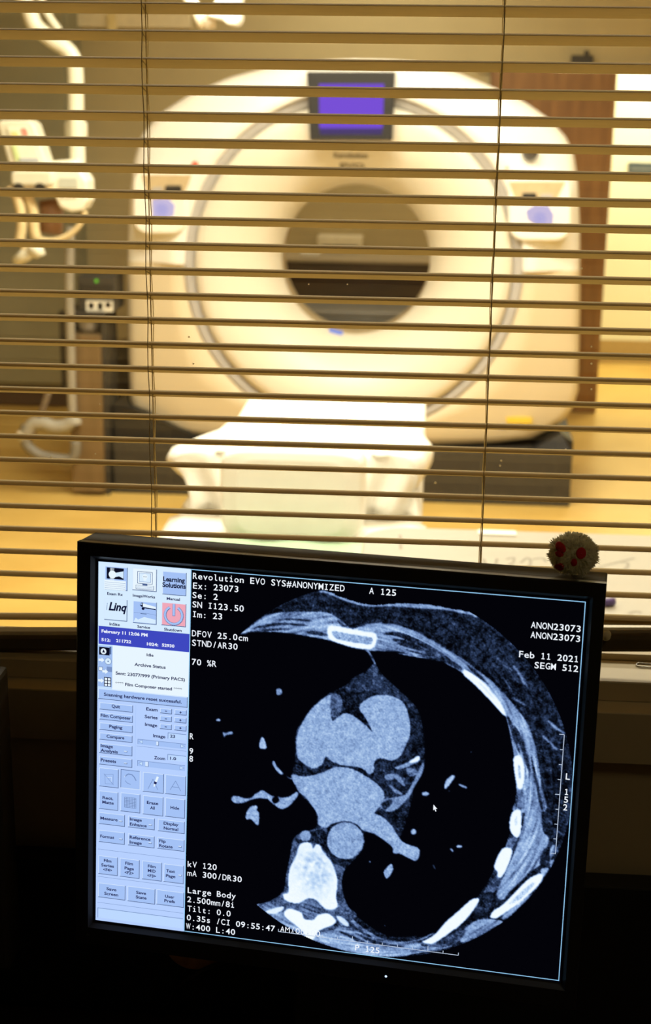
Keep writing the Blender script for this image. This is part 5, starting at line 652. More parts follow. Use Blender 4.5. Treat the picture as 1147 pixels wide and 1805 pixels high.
def cr_closed(pts, n=5):
    P = np.array(pts, float); m = len(P); out = []
    for i in range(m):
        a, b_, c, d = P[i-1], P[i], P[(i+1) % m], P[(i+2) % m]
        for j in range(n):
            t = j / n; out.append(0.5 * (2*b_ + (c-a)*t + (2*a-5*b_+4*c-d)*t*t + (3*b_-a-3*c+d)*t**3))
    return np.array(out)
def inside(pts):
    i0, i1 = np.searchsorted(gx, pts[:, 0].min()) , np.searchsorted(gx, pts[:, 0].max()) + 1
    j0, j1 = np.searchsorted(gy, pts[:, 1].min()) , np.searchsorted(gy, pts[:, 1].max()) + 1
    sub = np.zeros((max(0, min(j1, NX) - j0), max(0, min(i1, NX) - i0)), bool)
    if sub.size == 0: return (slice(0, 0), slice(0, 0)), sub
    x = gx[i0:i0 + sub.shape[1]][None, :]; y = gy[j0:j0 + sub.shape[0]][:, None]
    for (x1, y1), (x2, y2) in zip(pts, np.roll(pts, -1, 0)):
        if y1 == y2: continue
        c = (y1 > y) != (y2 > y)
        sub ^= c & (x < (x2 - x1) * (y - y1) / (y2 - y1) + x1)
    return (slice(j0, j0 + sub.shape[0]), slice(i0, i0 + sub.shape[1])), sub
def blur(a, s):
    r = int(3 * s) + 1; k = np.exp(-0.5 * (np.arange(-r, r + 1) / s) ** 2); k /= k.sum()
    a = np.pad(a, r, mode='edge')
    a = np.apply_along_axis(lambda v: np.convolve(v, k, 'valid'), 0, a)
    return np.apply_along_axis(lambda v: np.convolve(v, k, 'valid'), 1, a)
rng = np.random.default_rng(3)
nf = rng.normal(size=(NX, NX)); n1 = blur(nf, 0.8); n1 /= n1.std(); n2 = blur(rng.normal(size=(NX, NX)), 2.2); n2 /= n2.std()
n3 = blur(rng.normal(size=(NX, NX)), 6.0); n3 /= n3.std()
val = np.full((NX, NX), 0.125); typ = np.full((NX, NX), 2, int)
for L_ in LUNGS:
    sl, m_ = inside(cr_closed(L_, 3)); val[sl][m_] = 0.0; typ[sl][m_] = 3
for v, k, pts in POLYS:
    sl, m_ = inside(cr_closed(pts)); val[sl][m_] = v; typ[sl][m_] = k
def seg_stamp(pts, v, wd, mode='max'):
    for (x1, y1), (x2, y2) in zip(pts, pts[1:]):
        dx, dy = x2 - x1, y2 - y1; L2 = dx*dx + dy*dy + 1e-9
        t = np.clip(((XX - x1) * dx + (YY - y1) * dy) / L2, 0, 1)
        d = np.hypot(XX - x1 - t*dx, YY - y1 - t*dy); g = v * np.exp(-(d / wd) ** 2)
        np.maximum(val, g, out=val)
for v, wd, pts in STRANDS: seg_stamp(pts, v * 1.15, wd * 2.1)
seg_stamp(SKIN, 0.62, 1.1)
val = blur(val, 0.9)
amp = np.select([typ == 0, typ == 1, typ == 2, typ == 4, typ == 3], [0.05, 0.02, 0.055, 0.07, 0.0])
# fibres follow the chest wall round
th_ = np.arctan2(YY - 150, XX - 210); rad_ = np.hypot(XX - 210, (YY - 150) * 1.05)
fib = rng.normal(size=(420, 720)); fib = blur(fib, 1.0)
kf = np.exp(-0.5 * (np.arange(-14, 15) / 6.0) ** 2); kf /= kf.sum(); fib = np.apply_along_axis(lambda v: np.convolve(np.r_[v[-14:], v, v[:14]], kf, 'valid'), 1, fib); fib /= fib.std()
fv = fib[np.clip((rad_ * 1.6).astype(int), 0, 419), ((th_ + np.pi) / (2 * np.pi) * 719).astype(int)]
wall_ = blur(((rad_ > 92) & ((YY < 95) | (XX > 320) | (YY > 262))).astype(float), 4)
val = val + wall_ * np.where(typ == 0, 0.075 * fv, np.where(typ == 2, 0.022 * fv, 0))
sp_ = ((XX - 181.0) / 17.0) ** 2 + ((YY - 235.0) / 22.0) ** 2
val = np.where(typ == 1, val - 0.24 * np.exp(-sp_ * 1.3) * (1 + 0.45 * n2), val)
val = val + amp * (0.75 * n1 + 0.5 * n2) + np.where(typ == 2, 0.02 * n3 + 0.012 * n2, 0)
val = np.where((typ == 3) & (val < 0.12), val * 0.2, val)
# outside the skin and outside the round field of view nothing is shown
sk = np.array(SKIN); above = (YY < np.interp(XX, sk[:, 0], sk[:, 1])) & (XX > sk[0, 0]) & (XX < sk[-1, 0])
rr_ = np.hypot(XX - CX_, YY - CY_)
val = np.where(above & (val < 0.35), 0, val); val = np.where(above & (YY < np.interp(XX, sk[:, 0], sk[:, 1]) - 1.6), 0, val)
val = np.clip(np.where(rr_ < CR_, val, 0.0), 0, 1)
ramp_v = [0, 0.06, 0.13, 0.25, 0.4, 0.58, 0.75, 0.9, 1.0]
ramp_c = np.array([lin(c) for c in ((3, 3, 8), (8, 12, 21), (18, 26, 43), (42, 58, 90), (90, 114, 160), (139, 170, 217), (186, 213, 245), (226, 242, 255), (244, 253, 255))])
rgb = np.stack([np.interp(val, ramp_v, ramp_c[:, k]) for k in range(3)], -1)
xe = GX0 + np.arange(NX + 1) * (300.6 / NX); ye = GY0 + np.arange(NX + 1) * (300.6 / NX)
A_, B_, N_, O_ = np.array(AX), np.array(BY), np.array(NZ), np.array(ORI)
vx, vy = np.meshgrid(gx, gy)
co = O_ + vx[..., None] / 1000 * A_ + vy[..., None] / 1000 * B_ - N_ * 0.00006 - np.array(ORG[screen.name])
idx = np.arange(NX * NX).reshape(NX, NX)
qd = np.stack([idx[:-1, :-1], idx[:-1, 1:], idx[1:, 1:], idx[1:, :-1]], -1).reshape(-1, 4)
me = bpy.data.meshes.new('scan_picture')
me.vertices.add(NX * NX); me.vertices.foreach_set('co', co.reshape(-1).astype(np.float32))
me.loops.add(qd.size); me.loops.foreach_set('vertex_index', qd.reshape(-1).astype(np.int32))
me.polygons.add(len(qd)); me.polygons.foreach_set('loop_start', (np.arange(len(qd)) * 4).astype(np.int32))
me.update(calc_edges=True)
ca = me.color_attributes.new('picture', 'FLOAT_COLOR', 'POINT')
ca.data.foreach_set('color', np.concatenate([rgb, np.ones((NX, NX, 1))], -1).reshape(-1).astype(np.float32))
pm = bpy.data.materials.new('scan_picture_light'); pm.use_nodes = True; nt = pm.node_tree; nt.nodes.clear()
o_ = nt.nodes.new('ShaderNodeOutputMaterial'); e_ = nt.nodes.new('ShaderNodeEmission'); a_ = nt.nodes.new('ShaderNodeVertexColor'); a_.layer_name = 'picture'
nt.links.new(a_.outputs['Color'], e_.inputs['Color']); nt.links.new(e_.outputs[0], o_.inputs['Surface'])
me.materials.append(pm)
so = bpy.data.objects.new('scan_picture', me); COL.objects.link(so); so.parent = screen
# overlay lettering, frame and rulers
def flat(b, x0, y0, x1, y1, mi, d): b.add(rect(x0, y0, x1, y1, d), [(0, 1, 2, 3)], mi)
def line(b, x0, y0, x1, y1, wd, mi, d):
    v = Vector((x1 - x0, y1 - y0)).normalized() * wd / 2; n = Vector((-v.y, v.x))
    b.add([scr(x0 + n.x, y0 + n.y, d), scr(x1 + n.x, y1 + n.y, d), scr(x1 - n.x, y1 - n.y, d), scr(x0 - n.x, y0 - n.y, d)], [(0, 1, 2, 3)], mi)
M_ink = glow('white_screen_text', (240, 246, 255), 1.0)
def stroke_glyph(b, ch, xo, y, cw, cap, wd):
    c = xo + cw / 2; h = cap; e = 0.24 * cap
    L_ = lambda x0, y0, x1, y1: line(b, x0, y - y0, x1, y - y1, wd, 0, 0.25)
    if ch == '1': L_(c, 0, c, h); L_(c - e, 0.82 * h, c, h - wd * 0.4); L_(c - e, wd / 2, c + e, wd / 2)
    elif ch == 'I': L_(c, 0, c, h); L_(c - e, wd / 2, c + e, wd / 2); L_(c - e, h - wd / 2, c + e, h - wd / 2)
    elif ch == 'l': L_(c - 0.04 * h, 0.1 * h, c - 0.04 * h, h * 1.04); L_(c - e, h * 1.04 - wd / 2, c, h * 1.04 - wd / 2); L_(c - 0.04 * h, wd / 2, c + e, wd / 2)
    elif ch == 'i': L_(c, 0, c, h * 0.74); L_(c - e, h * 0.74 - wd / 2, c, h * 0.74 - wd / 2); L_(c - e, wd / 2, c + e, wd / 2); L_(c, h * 0.90, c, h * 1.04)
for s, x0, x1, y, cap in [('Revolution EVO SYS#ANONYMIZED', 76.6, 196.1, 7.58, 4.6), ('Ex: 23073', 76.75, 113.45, 15.23, 4.6), ('Se: 2', 76.42, 97.06, 22.79, 4.6), ('SN I123.50', 76.56, 117.93, 30.21, 4.6), ('Im: 23', 76.71, 101.05, 37.98, 4.6), ('DFOV 25.0cm', 76.69, 121.68, 53.36, 4.6), ('STND/AR30', 76.83, 113.81, 60.95, 4.6), ('70 %R', 77.13, 97.15, 76.33, 4.6), ('A 125', 214.84, 235.68, 7.68, 4.6), ('ANON23073', 337.07, 373.76, 23.31, 4.6), ('ANON23073', 337.27, 373.88, 30.83, 4.6), ('Feb 11 2021', 329.49, 373.63, 46.4, 4.6), ('SEGM 512', 341.45, 373.76, 53.75, 4.6), ('R', 77.0, 80.41, 137.25, 4.6), ('9', 76.94, 80.45, 149.44, 4.6), ('8', 76.96, 80.48, 155.84, 4.6), ('kV 120', 77.0, 101.34, 244.48, 4.6), ('mA 300/DR30', 77.02, 122.18, 252.12, 4.6), ('Large Body', 77.43, 117.59, 266.89, 4.6), ('2.500mm/8i', 77.31, 116.87, 274.7, 4.6), ('Tilt: 0.0', 77.71, 113.78, 282.58, 4.6), ('0.35s /CI 09:55:47', 77.2, 150.58, 290.42, 4.6), ('W:400 L:40', 76.81, 117.84, 297.89, 4.6), ('AM/00:00', 154.74, 187.39, 289.87, 4.4), ('P 125', 215.72, 235.53, 297.42, 4.6), ('L', 370.37, 373.9, 137.75, 4.6), ('1', 370.2, 373.6, 149.94, 4.6), ('5', 370.19, 373.59, 156.05, 4.6), ('2', 370.03, 373.44, 162.18, 4.6)]:
    b = MB(); n = len(s); cw = (x1 - x0 + 0.5) / n if n > 1 else 3.6
    cap = 4.75; thin = s.startswith('AM/'); bold = 0.0 if thin else 0.011
    for i, ch in enumerate(s):
        if ch == ' ': continue
        xc_ = x0 + i * cw if n > 1 else x0 - 0.3
        if ch in '1Iil': stroke_glyph(b, ch, xc_, y, cw, cap, 0.5 if thin else 0.68); continue
        v, f = glyphs(ch, bold); xs = [p[0] for p in v]; a, e = min(xs), max(xs)
        sy = cap / CAPH; wv = (e - a) * sy; mx = cw * (0.90 if ch in 'MNWm#%' else 0.84)
        if ch in '.:': sx = sy
        elif ch in '/jt': sx = min(sy, sy * mx / wv)
        else: sx = sy * min(1.12, mx / wv)
        wv = (e - a) * sx; xo = xc_ + (cw - wv) / 2
        b.add([scr(xo + (px_ - a) * sx, y - py_ * sy, 0.25) for px_, py_ in v], f)
    b.build('text_line', M_ink, screen, recalc=False)
b = MB()
for x0, y0, x1, y1 in ((75.4, 0.35, 376, 0.35), (75.4, 300.3, 376, 300.3), (75.4, 0.35, 75.4, 300.3), (375.7, 0.35, 375.7, 300.3)): line(b, x0, y0, x1, y1, 0.62, 0, 0.15)
(r0, r1), (s0, s1) = [[(367.1, 102.99), (366.65, 197.63)], [(153.55, 290.04), (297.6, 290.33)]]
line(b, r0[0], r0[1], r1[0], r1[1], 0.5, 1, 0.15); line(b, s0[0], s0[1], s1[0], s1[1], 0.5, 1, 0.15)
for k in range(9):
    t = k / 8; x, y = r0[0] + (r1[0] - r0[0]) * t, r0[1] + (r1[1] - r0[1]) * t; line(b, x - (3.6 if k in (0, 4, 8) else 2.4), y, x, y, 0.5, 1, 0.15)
for k in range(13):
    t = k / 12; x, y = s0[0] + (s1[0] - s0[0]) * t, s0[1] + (s1[1] - s0[1]) * t; line(b, x, y - (4.2 if k in (5, 10) else 2.2), x, y, 0.5, 1, 0.15)
b.build('picture_frame_line', [glow('pale_blue_line', (150, 205, 245), 1.0), glow('grey_blue_line', (190, 205, 228), 1.0)], screen, recalc=False)
# menu panel
UIC = {'bg': (196, 224, 255), 'btn': (164, 194, 246), 'hi': (214, 232, 255), 'sh': (82, 104, 150), 'ink': (34, 38, 88), 'white': (232, 246, 255), 'black': (12, 14, 34), 'bar': (62, 72, 192), 'pink': (240, 168, 186), 'pale': (214, 236, 255), 'strip': (160, 190, 240), 'field': (188, 216, 255), 'mid': (120, 146, 196), 'inkb': (14, 18, 52), 'whb': (238, 244, 255), 'greyi': (150, 172, 210), 'lower': (182, 208, 255)}
UK = list(UIC); UM = [glow('menu_light_' + k, UIC[k], 1.0) for k in UK]; U = {k: i for i, k in enumerate(UK)}
b = MB()
flat(b, 0, 0, 75.2, 112, U['white'] if False else U['bg'], 0.08); flat(b, 0, 112, 75.2, 300.8, U['lower'], 0.08)
flat(b, 0.3, 0.3, 75, 52, U['pale'], 0.09); flat(b, 12.3, 66.8, 75, 103, U['white'], 0.09)
def button(x0, y0, x1, y1, fill='btn', down=False):
    flat(b, x0, y0, x1, y1, U['sh' if not down else 'hi'], 0.10); flat(b, x0, y0, x1 - 0.55, y1 - 0.55, U['hi' if not down else 'sh'], 0.11)
    flat(b, x0 + 0.45, y0 + 0.45, x1 - 0.6, y1 - 0.6, U[fill], 0.12)
for kind, x0, y0, x1, y1 in [('btn', 5.32, 3.16, 24.03, 21.95), ('black', 6.88, 4.16, 20.86, 13.17), ('white', 5.03, 14.11, 22.64, 21.84), ('winhl', 28.04, 2.81, 47.81, 20.69), ('btn', 52.51, 3.44, 71.82, 22.02), ('pale', 5.15, 29.24, 24.15, 46.57), ('btn', 28.74, 29.1, 48.2, 47.08), ('pink', 52.13, 28.22, 72.05, 46.82), ('bar', 0.65, 52.1, 75.32, 66.59), ('strip', 0.38, 67.84, 12.25, 101.44), ('btn', 0.64, 103.25, 74.65, 111.92), ('btn', 1.9, 114.65, 29.82, 120.53), ('btn', 1.97, 122.99, 29.76, 128.95), ('btn', 2.03, 131.36, 29.78, 137.53), ('btn', 2.09, 139.83, 29.72, 145.69), ('btn', 1.92, 148.51, 29.7, 156.92), ('btn', 2.0, 159.39, 29.73, 166.61), ('btn-', 52.15, 114.36, 62.04, 118.61), ('btn+', 64.13, 114.15, 74.0, 118.46), ('btn-', 52.16, 120.56, 62.0, 124.97), ('btn+', 64.01, 120.5, 73.96, 124.88), ('btn-', 52.19, 127.15, 62.03, 131.56), ('btn+', 64.12, 126.92, 74.09, 131.45), ('field', 58.81, 133.84, 73.99, 138.84), ('slider3', 33.99, 141.78, 73.89, 146.09), ('field', 58.95, 151.77, 74.09, 156.76), ('slider1', 33.97, 159.6, 73.54, 164.41), ('btn', 2.07, 169.2, 18.48, 185.07), ('btndown', 20.13, 168.62, 36.72, 184.57), ('btn', 38.8, 168.91, 56.28, 185.33), ('btn', 57.43, 168.8, 74.47, 185.22), ('btn', 2.06, 188.7, 18.35, 204.22), ('btn', 20.33, 188.2, 36.89, 204.19), ('btn', 39.06, 188.43, 56.19, 204.54), ('btn', 57.74, 188.25, 74.27, 204.3), ('btn', 2.04, 207.1, 24.21, 217.14), ('btn', 26.88, 207.21, 49.3, 217.09), ('btn', 51.99, 206.95, 74.28, 217.26), ('btn', 2.15, 222.21, 24.22, 232.58), ('btn', 27.05, 222.42, 49.37, 232.46), ('btn', 51.75, 222.39, 74.32, 232.27), ('btn', 2.07, 244.22, 18.51, 260.19), ('btn', 20.35, 244.21, 37.05, 260.25), ('btn', 39.23, 244.03, 55.88, 260.11), ('btn', 57.45, 244.41, 74.28, 260.0), ('btn', 2.0, 267.85, 25.29, 280.52), ('btn', 27.15, 267.46, 50.63, 280.69), ('btn', 51.7, 267.29, 74.89, 280.33), ('grid', 23.7, 191.79, 33.29, 200.39), ('field2', 1.59, 289.64, 74.19, 298.34)]:
    if kind in ('btn', 'pink'): button(x0, y0, x1, y1, kind)
    elif kind == 'btndown': button(x0, y0, x1, y1, 'btn', True)
    elif kind == 'pale' or kind == 'winhl': button(x0, y0, x1, y1, 'white' if kind == 'winhl' else 'pale')
    elif kind in ('btn+', 'btn-'):
        button(x0, y0, x1, y1); cx, cy = (x0 + x1) / 2, (y0 + y1) / 2; line(b, cx - 0.9, cy, cx + 0.9, cy, 0.6, U['ink'], 0.16)
        if kind == 'btn+': line(b, cx, cy - 0.9, cx, cy + 0.9, 0.6, U['ink'], 0.16)
    elif kind in ('black', 'bar', 'strip', 'white'): flat(b, x0, y0, x1, y1, U[kind], 0.14)
    elif kind in ('field', 'field2'):
        flat(b, x0, y0, x1, y1, U['mid'], 0.10); flat(b, x0 + 0.5, y0 + 0.5, x1, y1, U['field'], 0.11)
    elif kind.startswith('slider'):
        flat(b, x0, y0, x1, y1, U['mid'], 0.10); flat(b, x0 + 0.4, y0 + 0.4, x1, y1, U['btn'], 0.11)
        for cx, s in ((x0 + 2.6, -1), (x1 - 2.6, 1)):
            h = (y1 - y0) / 2; cy = (y0 + y1) / 2
            b.add([scr(cx + s * 1.9, cy, 0.14), scr(cx - s * 1.7, cy - h * 0.75, 0.14), scr(cx - s * 1.7, cy + h * 0.75, 0.14)], [(0, 1, 2)], U['mid'])
            b.add([scr(cx + s * 1.3, cy, 0.15), scr(cx - s * 1.4, cy - h * 0.55, 0.15), scr(cx - s * 1.4, cy + h * 0.55, 0.15)], [(0, 1, 2)], U['bg'])
        t0, t1 = (x0 + 15.5, x0 + 17.6) if kind == 'slider3' else (x0 + 6.6, x0 + 9.4)
        flat(b, t0, y0 + 0.5, t1, y1 - 0.3, U['sh'], 0.15); flat(b, t0, y0 + 0.5, t1 - 0.4, y1 - 0.6, U['hi'], 0.16)
    elif kind == 'grid':
        for k in range(8):
            t = k / 7; line(b, x0 + (x1 - x0) * t, y0, x0 + (x1 - x0) * t, y1, 0.25, U['sh'], 0.16); line(b, x0, y0 + (y1 - y0) * t, x1, y0 + (y1 - y0) * t, 0.25, U['sh'], 0.16)
for x, y in [(24.15, 153.2), (24.18, 163.04), (20.58, 212.52), (45.69, 212.73), (20.9, 227.75), (45.75, 227.93), (70.71, 228.07), (71.23, 252.65)]:
    flat(b, x - 1.4, y - 0.3, x + 1.4, y + 0.9, U['sh'], 0.15); flat(b, x - 1.4, y - 0.3, x + 1.0, y + 0.5, U['hi'], 0.16)
for y in [238.87, 262.5, 285.07]: line(b, 1.5, y, 74.5, y, 0.3, U['mid'], 0.12)
line(b, 32.0, 114, 32.0, 168, 0.25, U['btn'], 0.12); line(b, 33, 147.8, 74.5, 147.8, 0.25, U['mid'], 0.12)
line(b, 0.2, 52.0, 75.2, 52.0, 0.3, U['mid'], 0.13)
def disc(cx, cy, r, mi, d, n=20, ry=None): b.add([scr(cx + r * math.cos(2*math.pi*k/n), cy + (ry or r) * math.sin(2*math.pi*k/n), d) for k in range(n)], [tuple(range(n))], mi)
def pline(pts, wd, mi, d):
    for p, q in zip(pts, pts[1:]): line(b, p[0], p[1], q[0], q[1], wd, mi, d)
# icon: scan setup
disc(11.6, 9.6, 3.1, U['white'], 0.16)
for k in range(4): line(b, 9.9 + k * 0.9, 4.4, 9.9 + k * 0.9, 14.0, 0.4, U['white'], 0.17)
b.add([scr(*p, 0.16) for p in ((14.2, 8.0), (17.0, 9.4), (20.6, 6.4), (20.6, 12.2), (17.0, 10.6), (14.2, 11.4))], [(0, 1, 2), (2, 3, 4), (0, 2, 4), (0, 4, 5)], U['pale'])
for k in range(4): line(b, 5.4, 16.0 + k * 1.5, 22.2, 16.0 + k * 1.5, 0.2, U['mid'], 0.16)
# icon: workstation
flat(b, 32.0, 5.2, 44.4, 15.0, U['sh'], 0.15); flat(b, 32.4, 5.6, 44.0, 14.6, U['white'], 0.16); flat(b, 33.4, 6.4, 43.0, 13.6, U['mid'], 0.17); flat(b, 33.7, 6.7, 42.7, 13.3, U['pale'], 0.18)
disc(38.2, 9.2, 2.1, U['white'], 0.19); flat(b, 37.0, 10.6, 39.4, 12.4, U['white'], 0.19)
for dx in (-0.8, 0.8): disc(38.2 + dx, 9.2, 0.4, U['ink'], 0.2, 8)
flat(b, 36.2, 15.0, 40.2, 16.2, U['sh'], 0.16); flat(b, 30.8, 16.2, 45.6, 19.6, U['sh'], 0.15); flat(b, 31.1, 16.4, 45.2, 19.2, U['white'], 0.16)
for k in range(2): line(b, 31.8, 17.4 + k, 44.6, 17.4 + k, 0.2, U['mid'], 0.17)
# icon: spanner
disc(36.2, 31.8, 1.7, U['inkb'], 0.16); disc(35.4, 31.4, 0.7, U['btn'], 0.17, 8)
b.add([scr(*p, 0.17) for p in ((36.5, 30.6), (47.4, 32.6), (47.4, 34.2), (37.0, 33.4))], [(0, 1, 2, 3)], U['white']); line(b, 37, 34.0, 47.4, 34.8, 0.8, U['inkb'], 0.18)
disc(37.0, 34.8, 1.2, U['inkb'], 0.16); pline([(29.4, 38.6), (40, 38.4), (47.8, 39.2)], 0.25, U['mid'], 0.16); pline([(35, 39), (40, 39)], 0.5, U['sh'], 0.17)
b.add([scr(*p, 0.15) for p in ((29.3, 46.2), (31, 42.5), (33, 44), (38, 41.5), (47.4, 43), (47.4, 46.2))], [(0, 1, 2, 3, 4, 5)], U['pale'])
# icon: power symbol
ring_ = [(62.0 + 7.0 * math.sin(t), 38.2 - 7.0 * math.cos(t)) for t in [0.5 + k * (2 * math.pi - 1.0) / 28 for k in range(29)]]
pline(ring_, 2.3, U['sh'], 0.15); pline([(x - 0.15, y - 0.15) for x, y in ring_], 1.6, U['btn'], 0.17); flat(b, 60.9, 29.0, 63.2, 38.6, U['sh'], 0.18); flat(b, 61.1, 29.0, 62.9, 38.3, U['btn'], 0.19)
# strip icons
flat(b, 1.2, 69.0, 9.8, 75.4, U['black'], 0.17); flat(b, 9.8, 68.2, 11.2, 74.4, U['sh'], 0.16); disc(4.8, 72.4, 2.4, U['white'], 0.18); b.add([scr(*p, 0.19) for p in ((3.6, 73.4), (4.9, 70.8), (6.2, 73.4))], [(0, 1, 2)], U['inkb'])
def arrow(x, y): b.add([scr(*p, 0.18) for p in ((x, y - 0.9), (x + 2.4, y - 0.9), (x + 2.4, y - 2.0), (x + 4.8, y), (x + 2.4, y + 2.0), (x + 2.4, y + 0.9), (x, y + 0.9))], [(0, 1, 5, 6), (2, 3, 4), (1, 2, 4, 5)], U['white'])
arrow(0.8, 79.6); disc(8.7, 80.2, 2.9, U['sh'], 0.16); disc(8.7, 80.2, 2.6, U['pale'], 0.17); disc(8.7, 80.2, 0.6, U['sh'], 0.18, 8)
flat(b, 0.8, 85.2, 4.4, 88.6, U['sh'], 0.16); flat(b, 1.2, 85.6, 4.0, 88.2, U['white'], 0.17); flat(b, 7.6, 84.6, 12.0, 88.8, U['mid'], 0.16); arrow(4.0, 88.8)
arrow(0.6, 96.6); flat(b, 5.4, 93.4, 11.4, 101.0, U['inkb'], 0.16)
for i in range(2):
    for j in range(3): flat(b, 6.0 + i * 2.7, 94.0 + j * 2.4, 8.1 + i * 2.7, 95.8 + j * 2.4, U['white'], 0.17)
# tool icons: box, curve, marker, letter A
pline([(6.8, 174.5), (13.8, 173.6), (13.8, 182.0), (7.2, 182.4), (6.8, 174.5)], 0.3, U['mid'], 0.16); pline([(6.0, 174.0), (14.2, 182.6)], 0.4, U['mid'], 0.17); pline([(8.2, 177), (12.6, 176.4), (12.2, 180.4)], 0.3, U['hi'], 0.17)
pline([(23.8, 174.2), (26.5, 172.0), (29.5, 172.2), (31.5, 174.0), (33.2, 177.0)], 0.9, U['mid'], 0.16); pline([(24.0, 177.8), (25.5, 179.6), (28.6, 180.6)], 0.5, U['mid'], 0.17); pline([(23.2, 175.2), (24.2, 173.0)], 0.3, U['hi'], 0.17)
pline([(43.2, 182.6), (47.2, 174.0), (51.4, 182.6)], 0.45, U['mid'], 0.16); line(b, 51.2, 171.6, 48.6, 178.6, 1.8, U['white'], 0.17); line(b, 49.6, 176.0, 48.8, 178.0, 2.2, U['ink'], 0.18); line(b, 48.6, 178.6, 48.2, 180.2, 1.0, U['white'], 0.19)
pline([(61.6, 181.4), (66.0, 173.4), (70.4, 181.4)], 0.45, U['mid'], 0.16); pline([(63.4, 178.6), (68.6, 178.6)], 0.45, U['mid'], 0.16)
for s, x0, x1, y, cap, c in [('Exam Rx', 7.45, 20.38, 26.14, 2.1, 'ink'), ('ImageWorks', 28.47, 46.74, 25.85, 2.1, 'ink'), ('Manual', 56.14, 66.81, 26.06, 2.1, 'ink'), ('InSite', 9.6, 18.15, 50.61, 2.1, 'ink'), ('Service', 32.47, 43.03, 50.67, 2.1, 'ink'), ('Shutdown', 54.4, 68.77, 50.83, 2.1, 'ink'), ('Learning', 53.01, 70.49, 11.31, 3.6, 'inkb'), ('Solutions', 52.47, 71.34, 16.01, 3.6, 'inkb'), ('Linq', 8.72, 23.67, 38.3, 6.2, 'italic'), ('i', 6.78, 7.94, 38.23, 5.6, 'greyi'), ('February 11 12:06 PM', 3.03, 41.04, 57.08, 2.4, 'whb'), ('512:', 2.93, 10.5, 64.07, 2.3, 'whb'), ('211722', 15.17, 27.6, 63.79, 2.3, 'whb'), ('1024:', 40.52, 49.84, 64.12, 2.3, 'whb'), ('52930', 52.84, 63.04, 63.95, 2.3, 'whb'), ('Idle', 40.48, 46.12, 72.96, 2.2, 'ink'), ('Archive Status', 30.53, 56.19, 81.8, 2.4, 'ink'), ('Sent: 23077/999 (Primary PACS)', 15.04, 72.17, 90.36, 2.4, 'ink'), ('**** Film Composer started ****', 14.73, 69.95, 98.92, 2.4, 'ink'), ('Scanning hardware reset successful.', 5.4, 69.82, 108.85, 2.5, 'ink'), ('Quit', 12.0, 19.07, 117.98, 2.5, 'ink'), ('Film Composer', 2.94, 28.32, 126.55, 2.5, 'ink'), ('Paging', 10.11, 21.2, 135.0, 2.5, 'ink'), ('Compare', 8.05, 22.86, 143.44, 2.5, 'ink'), ('Image', 3.21, 13.49, 151.79, 2.5, 'ink'), ('Analysis', 3.08, 17.63, 155.72, 2.5, 'ink'), ('Presets', 3.3, 16.29, 163.88, 2.5, 'ink'), ('Exam', 40.85, 50.25, 117.4, 2.5, 'ink'), ('Series', 39.61, 50.27, 123.83, 2.5, 'ink'), ('Image', 39.93, 50.06, 130.24, 2.5, 'ink'), ('Image', 46.84, 56.95, 138.86, 2.5, 'ink'), ('23', 60.81, 64.92, 137.77, 2.4, 'ink'), ('Zoom', 47.88, 57.01, 157.1, 2.5, 'ink'), ('1.0', 61.12, 66.17, 156.14, 2.4, 'ink'), ('Rect.', 5.06, 14.21, 195.49, 2.4, 'ink'), ('Matte', 4.93, 14.65, 199.26, 2.4, 'ink'), ('Erase', 42.38, 51.97, 195.26, 2.4, 'ink'), ('All', 45.19, 49.12, 199.4, 2.4, 'ink'), ('Hide', 62.19, 69.38, 197.25, 2.4, 'ink'), ('Measure', 3.44, 18.04, 213.09, 2.4, 'ink'), ('Image', 28.35, 38.48, 211.0, 2.4, 'ink'), ('Enhance', 28.4, 42.65, 215.26, 2.4, 'ink'), ('Display', 56.69, 69.08, 211.14, 2.4, 'ink'), ('Normal', 56.84, 68.92, 215.21, 2.4, 'ink'), ('Format', 3.4, 15.32, 228.59, 2.4, 'ink'), ('Reference', 28.37, 45.96, 226.45, 2.4, 'ink'), ('Image', 28.41, 38.66, 230.63, 2.4, 'ink'), ('Flip', 53.23, 58.75, 226.6, 2.4, 'ink'), ('Rotate', 53.29, 64.55, 230.56, 2.4, 'ink'), ('Film', 6.69, 13.19, 249.12, 2.4, 'ink'), ('Series', 4.55, 15.39, 253.3, 2.4, 'ink'), ('<F4>', 6.19, 13.82, 257.04, 2.4, 'ink'), ('Film', 24.95, 31.5, 249.25, 2.4, 'ink'), ('Page', 24.36, 32.34, 253.41, 2.4, 'ink'), ('<F2>', 24.4, 32.07, 257.28, 2.4, 'ink'), ('Film', 44.06, 50.57, 249.27, 2.4, 'ink'), ('MID', 44.12, 50.62, 253.14, 2.4, 'ink'), ('<F3>', 43.62, 51.08, 257.44, 2.4, 'ink'), ('Text', 59.7, 66.8, 251.41, 2.4, 'ink'), ('Page', 59.37, 67.34, 255.59, 2.4, 'ink'), ('Save', 9.14, 17.75, 273.4, 2.4, 'ink'), ('Screen', 7.32, 19.24, 277.63, 2.4, 'ink'), ('Save', 34.42, 42.96, 273.21, 2.4, 'ink'), ('State', 34.23, 43.41, 277.23, 2.4, 'ink'), ('User', 58.94, 66.86, 273.38, 2.4, 'ink'), ('Prefs', 58.37, 67.32, 277.28, 2.4, 'ink')]:
    sh_ = 0.25 if c in ('italic', 'greyi') else 0.0; col = {'italic': 'inkb'}.get(c, c)
    text_on(b, s, x0, x1, y, cap, lambda X, Y, yb=y: scr(X, 2 * yb - Y, 0.24), U[col], 0.028 if c in ('ink',) else 0.035, sh_)
b.build('menu_panel', UM, screen, recalc=False)
cx, cy = (272.09, 169.1)
